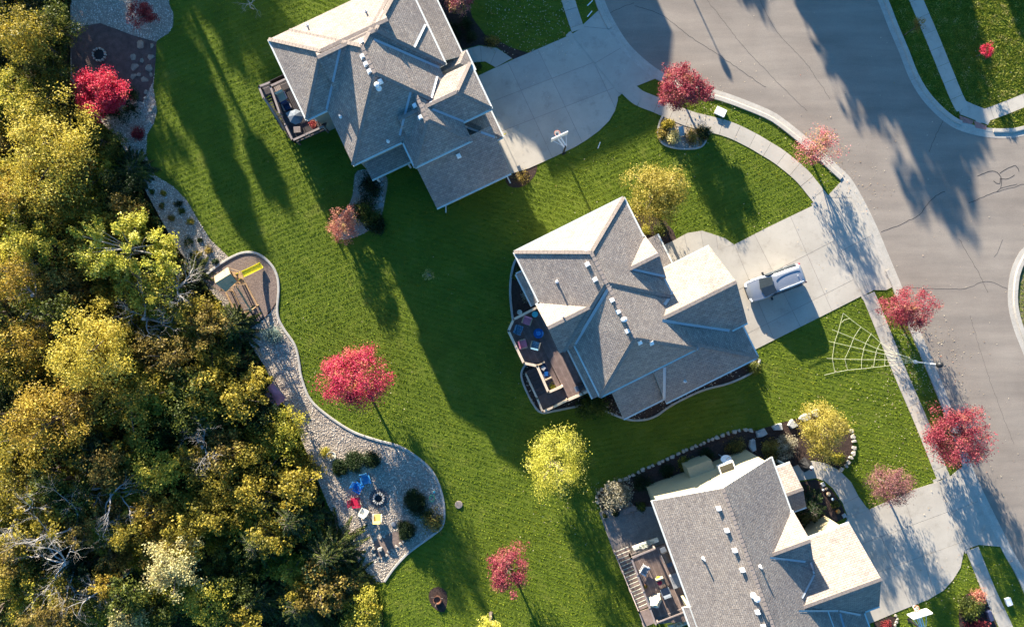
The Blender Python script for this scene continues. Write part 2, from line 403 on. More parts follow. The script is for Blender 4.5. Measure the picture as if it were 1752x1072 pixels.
def gridsheet(name, xs, ys, mat, zoff, keep=None):
    XX, YY = np.meshgrid(xs, ys); X = XX.ravel(); Y = YY.ravel(); Z = ground_z(X, Y)+zoff - (.25*np.minimum(1, forest_depth(X, Y)) if name == 'lawn' else 0)
    nx, ny = len(xs), len(ys); i = np.arange(ny-1)[:, None]*nx+np.arange(nx-1)[None, :]
    F = np.stack([i, i+1, i+nx+1, i+nx], -1).reshape(-1, 4)
    if keep is not None:
        cx = X[F].mean(1); cy = Y[F].mean(1); F = F[keep(cx, cy)]
    o = link(name, npmesh(name, np.stack([X, Y, Z], 1), F, mat, 4, True)); o['kind'] = 'structure'; return o
xs = np.concatenate([[-600, -300, -150], np.arange(-80, 60.1, 1.0), [120, 300, 600]]); ys = np.concatenate([[-600, -300, -100], np.arange(-55, 60.1, 1.0), [120, 300, 600]])
gridsheet('lawn', xs, ys, M_lawn, 0)
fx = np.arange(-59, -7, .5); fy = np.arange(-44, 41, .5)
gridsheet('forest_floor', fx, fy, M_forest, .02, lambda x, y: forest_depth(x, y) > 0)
HARD.append([P2(*q) for q in FOREST])

# ------------------------------------------------------------------ street, kerbs
WEST = [(1004, -190), (1014, -100), (1022, -50), (1036, 5), (1056, 45), (1076, 75), (1101, 100), (1131, 122), (1170, 138), (1211, 150), (1251, 162), (1314, 187), (1339, 202), (1371, 227), (1405, 256), (1428, 278), (1454, 303), (1474, 335), (1499, 385), (1522, 440), (1541, 485), (1556, 525), (1574, 566), (1588, 598), (1606, 641), (1628, 696), (1648, 750), (1666, 804), (1689, 854), (1714, 904), (1735, 945), (1754, 979), (1790, 1060), (1850, 1190)]
NEC = [(1410, -190), (1440, -120), (1470, -60), (1501, 0), (1521, 50), (1539, 92), (1556, 135), (1579, 172), (1614, 207), (1646, 225), (1689, 235), (1726, 236), (1752, 232), (1850, 205), (1950, 175)]
SEC = [(1950, 330), (1850, 375), (1790, 400), (1752, 423), (1739, 440), (1728, 468), (1724, 508), (1727, 536), (1736, 568), (1752, 608), (1790, 700), (1880, 900), (1990, 1150)]
wl = smooth_line([P2(*q) for q in WEST], .8); nl = smooth_line([P2(*q) for q in NEC], .8); sl = smooth_line([P2(*q) for q in SEC], .8)
street = [tuple(p) for p in wl]+[tuple(p) for p in sl[::-1]]+[tuple(p) for p in nl[::-1]]
sheet('street', street, .012, M_asph)
def ribbon_pts(line, off):
    L = [np.array(p, float) for p in line]; out = []
    for i, p in enumerate(L):
        d = L[min(i+1, len(L)-1)]-L[max(i-1, 0)]; d /= np.linalg.norm(d)+1e-9; out.append(p+np.array([-d[1], d[0]])*off)
    return out
def split_len(line, seg):
    L = [np.array(p, float) for p in line]; out = []; cur = [L[0]]; acc = 0
    for i in range(1, len(L)):
        d = np.linalg.norm(L[i]-cur[-1]); p0 = cur[-1]
        while acc+d >= seg:
            t = (seg-acc)/d; q = p0+(L[i]-p0)*t; cur.append(q); out.append(cur); cur = [q]; p0 = q; d = np.linalg.norm(L[i]-q); acc = 0
        if d > 1e-6: cur.append(L[i]); acc += d
    if len(cur) > 1: out.append(cur)
    return out
def profile_ribbon(line, prof, closed_ends=True):
    """prof: list of (offset to the left, z)"""
    mb = MB(); offs = [ribbon_pts(line, o) for o, z in prof]; n = len(line); k = len(prof); vs = []
    for i in range(n):
        for j in range(k): vs.append((offs[j][i][0], offs[j][i][1], prof[j][1]))
    fs = [(i*k+j, i*k+j+1, (i+1)*k+j+1, (i+1)*k+j) for i in range(n-1) for j in range(k-1)]
    if closed_ends: fs.append(tuple(range(k))); fs.append(tuple((n-1)*k+j for j in range(k-1, -1, -1)))
    mb.add(vs, fs); return mb
def inrange_px(pts, rects):
    x = np.mean([p[0] for p in pts])*20+876; y = 536-np.mean([p[1] for p in pts])*20
    return any(r[0] <= x <= r[2] and r[1] <= y <= r[3] for r in rects)
def kerb(name, label_line, side, drops=()):
    """side=+1: kerb lies to the left of the running direction"""
    root = thing(name, None, None); root['kind'] = 'structure'
    for seg in split_len(label_line, 3.0):
        low = inrange_px(seg, drops); h = .05 if low else .13
        g = .015/ max(.1, np.linalg.norm(seg[-1]-seg[0])); seg = [np.array(s) for s in seg]
        seg[0] = seg[0]+(seg[1]-seg[0])*min(.3, g*3); seg[-1] = seg[-1]+(seg[-2]-seg[-1])*min(.3, g*3)
        pr = [(0, 0), (0, .022), (.42*side, .03), (.47*side, h-.01), (.52*side, h), (.80*side, h), (.82*side, 0)]
        profile_ribbon(seg, pr).build('kerb_segment', M_curb, root)
    r = ribbon_pts(label_line, 0)+ribbon_pts(label_line, .82*side)[::-1]; HARD.append([tuple(p) for p in r])
    return root
kerb('west_kerb', wl, -1, [(1000, 30, 1120, 140), (1425, 290, 1525, 500), (1640, 770, 1735, 945)])
kerb('north_east_kerb', nl, 1, [(1630, 200, 1700, 260)])
kerb('east_kerb', sl, 1)

# ------------------------------------------------------------------ sidewalks (one slab each)
def slab_ribbon(name, line, width, seg, z=.05, mat=None, offset_end=.012):
    root = thing(name, None, None); root['kind'] = 'structure'
    line = smooth_line([P2(*q) for q in line], .35)
    for s in split_len(line, seg):
        s = [np.array(q) for q in s]; L = np.linalg.norm(s[-1]-s[0])
        if L < .3: continue
        d0 = (s[1]-s[0])/np.linalg.norm(s[1]-s[0]); d1 = (s[-1]-s[-2])/np.linalg.norm(s[-1]-s[-2]); s[0] = s[0]+d0*offset_end; s[-1] = s[-1]-d1*offset_end
        dz = rng.uniform(-.004, .004)
        profile_ribbon(s, [(-width/2, 0), (-width/2, z+dz), (width/2, z+dz), (width/2, 0)]).build('concrete_slab', mat or M_conc, root)
    HARD.append([tuple(p) for p in ribbon_pts(line, width/2)+ribbon_pts(line, -width/2)[::-1]])
    return root
slab_ribbon('sidewalk', [(940, -160), (958, -60), (972, 0), (989, 52)], 1.12, 1.5)
slab_ribbon('sidewalk', [(1074, 151), (1092, 167), (1126, 181), (1178, 203), (1242, 220), (1282, 238), (1308, 253), (1335, 270), (1370, 299), (1392, 325), (1407, 344)], 1.36, 1.46)
slab_ribbon('sidewalk', [(1485, 503), (1499, 536), (1541, 640), (1575, 719), (1608, 802), (1614, 818)], 1.14, 1.46)
slab_ribbon('sidewalk', [(1663, 938), (1690, 1005), (1721, 1072), (1770, 1180)], 1.12, 1.46)
slab_ribbon('sidewalk', [(1520, -110), (1567, 0), (1593, 61), (1615, 115), (1637, 168), (1647, 186)], 1.15, 1.5)
slab_ribbon('sidewalk', [(1668, 201), (1690, 196), (1752, 172), (1850, 130)], 1.1, 1.5)

# ------------------------------------------------------------------ driveways
def drive(name, outline, cuts, z=.045, mat=None, slab='concrete_slab', reg=True, smooth=False):
    """cuts: list of plan lines; the outline is split into slabs along them"""
    root = thing(name, None, None); root['kind'] = 'structure'
    polys = [plan_poly(outline, smooth=smooth)]
    if reg: HARD.append(polys[0])
    if z < .06 and reg: MB().prism(polys[0], 0, z-.012).build('slab_bedding', M_joint, root)
    for (a, b) in cuts:
        A, B = np.array(P2(*a)), np.array(P2(*b)); d = (B-A)/np.linalg.norm(B-A); n = (-d[1], d[0]); c = n[0]*A[0]+n[1]*A[1]; g = .016
        nxt = []
        for p in polys:
            q = clip_half(p, n[0], n[1], c-g); r = clip_half(p, -n[0], -n[1], -c-g)
            for w in (q, r):
                if len(w) > 2 and abs(area2(w)) > .1: nxt.append(w)
        polys = nxt
    for p in polys: MB().prism(p, 0, z+rng.uniform(-.003, .003)).build(slab, mat or M_conc, root)
    return root
drive('driveway', [(845, 296), (872, 298), (905, 288), (945, 270), (985, 251), (1003, 240), (1025, 224), (1042, 207), (1052, 190), (1057, 172), (1057.5, 161), (976, 60), (930, 80), (876, 103), (818, 130), (770, 150), (775, 200), (800, 260)],
      [((800, 190), (1060, 90)), ((800, 247), (1060, 147)), ((920, 84), (1000, 252)), ((868, 105), (950, 280)), ((998, 70), (1060, 200))])
drive('driveway_apron', [(978, 59), (1001, 45), (1024, 22), (1040, 32), (1058, 62), (1085, 95), (1120, 122), (1123, 134), (1088, 148), (1064, 161), (1059, 160)], [((1010, 113), (1063, 82)), ((1001, 46), (1040, 50))])
drive('front_walk', [(760, 118), (790, 86.5), (820, 78.5), (850, 82.5), (876, 100), (848, 115.5), (830, 105.5), (808, 107.5), (800, 112), (790, 130)], [((822, 75), (824, 110)), ((800, 80), (805, 112)), ((852, 80), (838, 112))])
drive('driveway', [(1256.5, 418), (1314, 388.5), (1395, 349.5), (1473, 506.5), (1414, 536.5), (1355, 566), (1293, 597), (1262, 600), (1200, 520), (1190, 445), (1214, 432)],
      [((1200, 528), (1460, 395)), ((1240, 590), (1480, 468)), ((1352, 370), (1418, 520)), ((1290, 400), (1370, 560)), ((1256, 418), (1326, 585))])
drive('driveway_apron', [(1398, 348), (1417, 334), (1440, 309), (1450, 312), (1461, 328), (1480, 362), (1500, 410), (1521, 462), (1528, 490), (1516, 496), (1495, 496), (1476, 506)], [((1437, 430), (1500, 398)), ((1424, 338), (1466, 338))])
drive('front_walk', [(1105, 436), (1136, 419), (1151, 412), (1176, 398.5), (1201, 394.5), (1226, 402.5), (1241, 408), (1255, 418), (1214, 432), (1196, 436), (1151, 452), (1120, 470)], [((1198, 390), (1206, 440)), ((1170, 398), (1180, 450)), ((1225, 400), (1230, 440))])
drive('driveway', [(1486.5, 871), (1526, 853), (1565, 836), (1603, 824), (1650, 938), (1643, 970), (1630, 991), (1614, 1009), (1589, 1024), (1539, 1044), (1499, 1061), (1470, 1072), (1430, 980), (1440, 900), (1451, 885)],
      [((1440, 942), (1640, 868)), ((1440, 1000), (1650, 925)), ((1545, 846), (1600, 1020)), ((1487, 871), (1560, 1040)), ])
drive('driveway_apron', [(1605, 823), (1627, 813), (1642, 800), (1655, 793), (1668, 840), (1690, 885), (1715, 930), (1718, 935), (1674, 931), (1652, 939)], [((1620, 878), (1690, 850)), ((1628, 813), (1662, 820))])
drive('front_walk', [(1340, 820), (1352, 800), (1370, 792), (1390, 787.5), (1413, 792), (1436, 804), (1456, 824), (1469, 849), (1485, 871), (1450, 883), (1441, 859), (1424, 834), (1410, 822), (1396, 817), (1365, 822), (1345, 835)], [((1395, 780), (1396, 825)), ((1420, 838), (1450, 812)), ((1440, 862), (1475, 845))])
drive('sidewalk_corner', [(1640, 187), (1652, 173), (1668, 180), (1686, 187), (1694, 206), (1690, 214), (1642, 196)], [((1652, 172), (1640, 200))])
ramp_r = thing('kerb_ramp', None, None); ramp_r['kind'] = 'structure'
M_ramp = simple('red_ramp_pad', (.36, .17, .15), .85, var=.12, bump=.01, bscale=60)
for a, b in (((1641, 197.5), (1665, 206.5)), ((1666, 207), (1688, 215.5))):
    MB().prism([P2(a[0], a[1]), P2(b[0], b[1]), P2(b[0]-2, b[1]+6.5), P2(a[0]+2.5, a[1]+12)], 0, .062).build('red_ramp_panel', M_ramp, ramp_r)
for k, (a, b, w_) in enumerate((((972, 57), (1061, 163), .55), ((1392, 346), (1480, 510), .5), ((1600, 819), (1656, 944), .5), ((995, 49), (1026, 20), .3), ((1255, 419), (1200, 436), .3), ((1486, 871), (1448, 885), .3))):
    A_, B_ = np.array(P2(*a)), np.array(P2(*b)); d_ = (B_-A_)/np.linalg.norm(B_-A_); n_ = np.array([-d_[1], d_[0]])*w_/2
    o = MB().prism([tuple(A_-n_), tuple(B_-n_), tuple(B_+n_), tuple(A_+n_)], 0, .026+.001*k).build('joint_filler', M_conc); o['kind'] = 'structure'; HARD.append([tuple(A_-n_), tuple(B_-n_), tuple(B_+n_), tuple(A_+n_)])
# dry verge beyond the east kerb and by the north-east corner
sheet('dry_grass_verge', plan_poly([(1756, 440), (1744, 468), (1740, 508), (1743, 534), (1752, 562), (1768, 604), (1806, 694), (1900, 900), (2000, 1100), (2200, 1100), (2200, 250), (1960, 345), (1860, 392)]), .006, M_dry, hard=False)

# sealed cracks in the asphalt
def crackline(pts, w=.05):
    l = smooth_line([P2(*q) for q in pts], .3)
    l = [p+rng.normal(0, .025, 2) for p in l]
    return profile_ribbon(l, [(-w/2, .017), (w/2, .017)], False)
ck = MB()
for pts, w in (([(1508, 397), (1530, 388), (1560, 375), (1575, 366), (1590, 345), (1605, 333), (1617, 327)], .05), ([(1657, 347), (1676, 340), (1700, 330), (1752, 315), (1800, 300)], .05),
               ([(1672, 301), (1690, 295), (1702, 293), (1712, 303), (1710, 315), (1700, 310)], .07), ([(1710, 297), (1725, 287), (1738, 284), (1743, 294)], .07), ([(1712, 306), (1726, 306), (1735, 299)], .06), ([(1713, 304), (1712, 322), (1705, 328)], .06), ([(1712, 322), (1740, 315)], .05),
               ([(1500, 490), (1640, 494), (1680, 482), (1700, 484), (1724, 494)], .03), ([(1616, 200), (1600, 235), (1590, 260)], .03), ([(1085, 10), (1130, 25), (1180, 62), (1235, 98), (1310, 150)], .035), ([(1300, 0), (1330, 55), (1380, 110), (1420, 170)], .025), ([(1180, -40), (1240, 40), (1290, 100), (1380, 190)], .025),
               ([(1040, 26), (1060, 14), (1085, 5)], .03), ([(1640, 408), (1665, 450), (1690, 500)], .03), ([(1700, 440), (1706, 433), (1716, 410)], .03), ([(1660, 540), (1690, 640), (1735, 760)], .02)):
    m = crackline(pts, w); ck.add(m.v, m.f)
o = ck.build('asphalt_crack_lines', M_tar); o['kind'] = 'structure'

# ------------------------------------------------------------------ beds
def edging(name, label, pts, closed=False, w=.16, h=.11, mat=None, seg=None):
    l = smooth_line([P2(*q) for q in pts], .3, closed)
    if closed: l.append(l[0])
    mb = profile_ribbon(l, [(-w/2, 0), (-w/2, h-.02), (-w/3, h), (w/3, h), (w/2, h-.02), (w/2, 0)])
    o = mb.build(name, mat or M_edging); tagp(o, label, 'edging'); return o
bedA = [(282, -30), (290, 8), (297, 25), (296, 45), (288, 58), (272, 67), (268, 72), (266, 110), (262, 150), (269, 190), (263, 212), (252, 230), (250, 265), (265, 300), (295, 318), (320, 343), (337, 373), (360, 410), (392, 440), (345, 478), (300, 420), (262, 350), (235, 300), (205, 240), (165, 200), (120, 135), (122, 60), (120, 10), (150, -60)]
sheet('north_gravel_bed', plan_poly(bedA), .018, M_gravelbase)
bedB = [(345, 477), (375, 453), (410, 433), (438, 433), (460, 448), (473, 468), (477, 493), (475, 536), (485, 561), (505, 591), (512, 620), (516, 645), (530, 681), (555, 706), (600, 736), (640, 751), (683, 763), (713, 781), (738, 804), (753, 834), (760, 869), (757, 899), (738, 916), (700, 944), (675, 970), (658, 994), (648, 998), (615, 965), (580, 900), (560, 860), (535, 800), (512, 742), (485, 690), (452, 625), (410, 560)]
sheet('gravel_bed', plan_poly(bedB), .018, M_gravelbase)
sheet('dirt_patio', plan_poly([(121, 62), (140, 45), (172, 40), (200, 50), (225, 60), (268, 72), (266, 110), (262, 140), (245, 175), (200, 165), (150, 150), (124, 130)]), .026, M_dirt)
playp = [(350, 476), (375, 455), (410, 435), (438, 435), (459, 449), (472, 468), (476, 493), (474, 515), (455, 540), (424, 562), (403, 525)]
sheet('playground_surface', plan_poly(playp), .03, M_play)
edging('bed_edging', 'pale concrete edging curving round the playset and along the gravel bed', [(345, 477), (375, 453), (410, 434), (438, 433), (460, 448), (473, 468), (477, 493), (475, 536), (485, 561), (505, 591), (512, 620), (516, 645), (530, 681), (555, 706), (600, 736), (640, 751), (683, 763), (713, 781), (738, 804), (753, 834), (760, 869), (757, 899), (738, 916), (700, 944), (675, 970), (658, 994)], w=.2)
edging('bed_edging', 'dark timber edging along the wood side of the playset', [(387, 500), (405, 535), (425, 570), (447, 608)], w=.14, h=.16, mat=M_wood)
edging('bed_edging', 'low edging line dividing wood chips from gravel below the swings', [(474, 516), (455, 541), (425, 563)], w=.1, h=.06, mat=M_mulch)
h1bed = [(612, 292), (604, 330), (596, 352), (578, 372), (572, 398), (588, 410), (612, 404), (634, 392), (650, 374), (658, 345), (660, 300)]
sheet('rear_shrub_bed', plan_poly(h1bed, smooth=True), .015, M_gravelbase)
sheet('front_shrub_bed', plan_poly([(866, 302), (900, 290), (918, 281), (917, 296), (905, 312), (888, 321), (870, 318)], smooth=True), .015, M_mulch)
sheet('north_shrub_bed', plan_poly([(735, -40), (790, -40), (800, 0), (808, 30), (830, 60), (852, 70), (876, 82), (905, 91), (880, 103), (851, 81), (820, 77), (789, 85), (770, 90)]), .015, M_mulch)
island = [(1134, 198), (1128, 212), (1126, 230), (1134, 246), (1158, 254), (1190, 254), (1204, 247), (1211, 232), (1210, 222), (1190, 216), (1160, 208)]
sheet('island_bed', plan_poly(island), .015, M_gravelbase)
edging('bed_edging', 'concrete edging round the kerbside bed under the red street tree', [(1134, 198), (1128, 212), (1126, 230), (1134, 246), (1158, 254), (1190, 254), (1204, 247), (1212, 228)])
h2a = [(1300, 614), (1290, 634), (1250, 654), (1200, 668), (1150, 692), (1122, 711), (1098, 718), (1070, 716), (1030, 700), (1010, 690), (980, 696), (950, 702), (926, 705), (912, 690), (898, 662), (892, 642), (896, 628), (906, 618), (960, 600), (1100, 600)]
sheet('foundation_bed', plan_poly(h2a), .013, M_mulch)
edging('bed_edging', 'grey edging snaking round the deck stair and rear of the middle house', h2a[:18], w=.18)
h2b = [(896, 430), (882, 445), (875, 470), (873, 500), (876, 535), (879, 552), (930, 545), (930, 440)]
sheet('side_bed', plan_poly(h2b), .013, M_mulch)
edging('bed_edging', 'pale edging round the dark bed on the left side of the middle house', h2b[:6], w=.2)
sheet('entry_bed', plan_poly([(1085, 365), (1118, 366), (1138, 378), (1152, 395), (1160, 414), (1135, 430), (1095, 420)]), .013, M_mulch)
h3bed = [(1024, 862), (1022, 845), (1042, 828), (1072, 817), (1102, 802), (1140, 785), (1182, 766), (1230, 746), (1268, 735), (1290, 736), (1300, 734), (1332, 724), (1362, 716), (1380, 708), (1402, 703), (1435, 712), (1456, 735), (1460, 765), (1450, 790), (1437, 803), (1412, 791), (1390, 786), (1352, 799), (1330, 850), (1110, 880), (1085, 868), (1040, 885)]
sheet('foundation_bed', plan_poly(h3bed), .013, M_mulch)
sheet('pumpkin_bed', plan_poly([(1340, 845), (1365, 825), (1396, 819), (1422, 836), (1439, 860), (1448, 883), (1410, 905), (1370, 915)]), .013, M_mulch)
sheet('driveway_bed', plan_poly([(1495, 1064), (1520, 1053), (1533, 1054), (1532, 1066), (1528, 1090), (1500, 1090)]), .013, M_mulch)
sheet('corner_bed', plan_poly([(1648, 1022), (1662, 1012), (1685, 1018), (1695, 1045), (1705, 1080), (1650, 1085), (1640, 1050)], smooth=True), .013, M_mulch)
sheet('mulch_ring', plan_poly([(735, 1010), (750, 1003), (764, 1012), (765, 1030), (760, 1046), (746, 1042), (735, 1028)], smooth=True), .013, M_mulch)

# ------------------------------------------------------------------ stones
def stone_mesh(rx, ry, h, n=9, sd=None):
    r = np.random.default_rng(sd); mb = MB(); a = np.sort(r.uniform(0, 2*PI, n)*.25+np.arange(n)*2*PI/n*.9)
    p = [(rx*math.cos(t)*r.uniform(.85, 1.1), ry*math.sin(t)*r.uniform(.85, 1.1)) for t in a]
    vs = [(x, y, -.03) for x, y in p]+[(x, y, h*.7) for x, y in p]+[(x*.82, y*.82, h+r.uniform(-.02, .02)) for x, y in p]
    fs = []
    for k in range(2):
        for i in range(n): fs.append((k*n+i, k*n+(i+1) % n, (k+1)*n+(i+1) % n, (k+1)*n+i))
    fs.append(tuple(2*n+i for i in range(n))); mb.add(vs, fs); return mb
SM = [stone_mesh(.5, .5, 1.0, 8, k).mesh('stone', M_stone) for k in range(6)]
SMG = [stone_mesh(.5, .5, 1.0, 8, k+20).mesh('stone', M_stonegrey) for k in range(6)]
M_dkpaver = simple('dark_paver', (.085, .085, .10), .85, var=.25, scale=5)
SMD = [stone_mesh(.5, .5, 1.0, 8, k+40).mesh('stone', M_dkpaver) for k in range(3)]*2
M_buff = ground_mat('buff_flagstone', [(.3, (.15, .13, .105)), (.7, (.30, .26, .20))], 2.4, .03, 9, fine=(16, .2))
SMB = [stone_mesh(.5, .5, 1.0, 8, k+60).mesh('stone', M_buff) for k in range(3)]*2
def stone(root, name, x, y, z, sx, sy, h, rz, grey=False):
    o = link(name, (SMD if grey == 2 else SMB if grey == 3 else SMG if grey else SM)[rng.integers(6)], root, (x, y, z), rz); o.scale = (sx, sy, h); return o
def stone_row(name, label, pts, size, h, gap=1.04, grey=False, cat='stone edging', depth=None):
    root = thing(name, label, cat); l = smooth_line([P2(*q) for q in pts], .1); pos = 0
    cum = np.concatenate([[0], np.cumsum([np.linalg.norm(l[i+1]-l[i]) for i in range(len(l)-1)])]); s = 0
    while s < cum[-1]:
        w = size*rng.uniform(.75, 1.3); t = s+w/2
        if t > cum[-1]: break
        i = min(len(l)-2, int(np.searchsorted(cum, t))-1); d = l[i+1]-l[i]; p = l[i]
        stone(root, 'stone', p[0]+rng.normal(0, .02), p[1]+rng.normal(0, .02), 0, w*.98, (depth or size)*rng.uniform(.8, 1.15), h*rng.uniform(.8, 1.2), math.atan2(d[1], d[0])+rng.normal(0, .08), grey)
        s += w*gap
    return root
stone_row('stone_edging', 'row of small pale stones along the shaded lawn above the bottom house', [(1024, 862), (1022, 845), (1042, 828), (1072, 817), (1102, 802), (1140, 785), (1182, 766), (1230, 746), (1268, 735), (1290, 736), (1297, 742)], .42, .22, depth=.34)
stone_row('stone_edging', 'large flat grey boulders curving round the hydrangeas beside the walk', [(1291, 772), (1288, 757), (1296, 745), (1310, 736), (1330, 730), (1352, 727), (1366, 718), (1385, 710), (1402, 705)], 1.15, .34, grey=True, depth=.72)
stone_row('stone_edging', 'short stones rounding the bed of the olive tree by the front walk', [(1456, 735), (1461, 765), (1451, 790), (1437, 804)], .4, .2)
stone_row('flagstone_path', 'five grey stepping stones beside the shrub bed behind the top house', [(651, 300), (652, 312), (652, 332), (652, 345), (653, 358)], .52, .07, 1.12, True, 'stepping stones', depth=.5)
fl = thing('flagstone_path', 'scattered flat flagstones between the dirt patio and the dark lawn', 'stepping stones')
for x, y, s in ((241, 77, .75), (260, 79, .5), (228, 98, .6), (259, 98, .7), (243, 104, .45), (231, 115, .75), (255, 117, .7), (229, 131, .6), (248, 137, .75), (250, 158, .4), (238, 128, .4), (259, 128, .4), (235, 180, .3), (250, 168, .35)):
    p = P(x, y); stone(fl, 'stone', p[0], p[1], .02, s, s*rng.uniform(.8, 1.1), .06, rng.uniform(0, 3), 3)
sb = thing('stone_cluster', 'small rounded rocks scattered in the gravel by the red shrub', 'rocks')
for x, y in ((249, 168), (246, 177), (258, 190), (254, 208), (247, 205), (262, 183), (240, 190), (232, 247), (262, 200), (321, 399)):
    p = P(x, y); s = rng.uniform(.2, .42); stone(sb, 'stone', p[0], p[1], .01, s, s*.8, .16, rng.uniform(0, 3))
# gravel as real pebbles
def scatter_poly(poly, dens, excl=()):
    a = np.array(poly); x0, y0 = a[:, 0].min(), a[:, 1].min(); x1, y1 = a[:, 0].max(), a[:, 1].max()
    n = int((x1-x0)*(y1-y0)*dens); X = rng.uniform(x0, x1, n); Y = rng.uniform(y0, y1, n); k = inpoly(X, Y, poly)
    for e in excl: k &= ~inpoly(X, Y, e)
    return X[k], Y[k]
def pebbles(name, X, Y, z, smin, smax, mat):
    n = len(X); base = np.array([[1, 0, 0], [0, 1, 0], [-1, 0, 0], [0, -1, 0], [0, 0, .75]])
    th = rng.uniform(0, 2*PI, n); s = rng.uniform(smin, smax, n); a = rng.uniform(.6, 1, n)
    bx = base[None, :, 0]*s[:, None]; by = base[None, :, 1]*(s*a)[:, None]; c, sn = np.cos(th)[:, None], np.sin(th)[:, None]
    V = np.stack([X[:, None]+bx*c-by*sn, Y[:, None]+bx*sn+by*c, z+base[None, :, 2]*s[:, None]*1.0], -1).reshape(-1, 3)
    f = np.array([[0, 1, 4], [1, 2, 4], [2, 3, 4], [3, 0, 4]]); F = (f[None]+np.arange(n)[:, None, None]*5).reshape(-1, 3)
    o = link(name, npmesh(name, V, F, mat, 3)); o['kind'] = 'stuff'; return o
patio_poly = plan_poly([(121, 62), (140, 45), (172, 40), (200, 50), (225, 60), (268, 72), (266, 110), (262, 140), (245, 175), (200, 165), (150, 150), (124, 130)])
firebed = plan_poly([(637, 930), (650, 920), (680, 908), (697, 918), (690, 930), (672, 940), (665, 950), (650, 953), (640, 945)], smooth=True)
sheet('fire_side_bed', firebed, .035, M_play)
X1, Y1 = scatter_poly(plan_poly(bedA), 95, [patio_poly]); X2, Y2 = scatter_poly(plan_poly(bedB), 105, [plan_poly(playp), firebed])
tagp(pebbles('river_gravel', np.concatenate([X1, X2]), np.concatenate([Y1, Y2]), .015, .035, .075, M_gravel), 'tan and grey river gravel filling the long bed by the wood', 'gravel')
Xi, Yi = scatter_poly(plan_poly(island), 50); Xj, Yj = scatter_poly(plan_poly(h1bed, smooth=True), 40); Xk, Yk = scatter_poly(plan_poly(h2a), 16); 
tagp(pebbles('bed_gravel', np.concatenate([Xi, Xj, Xk]), np.concatenate([Yi, Yj, Yk]), .012, .03, .07, M_gravel), 'fine pale gravel in the small planting beds by the houses', 'gravel')

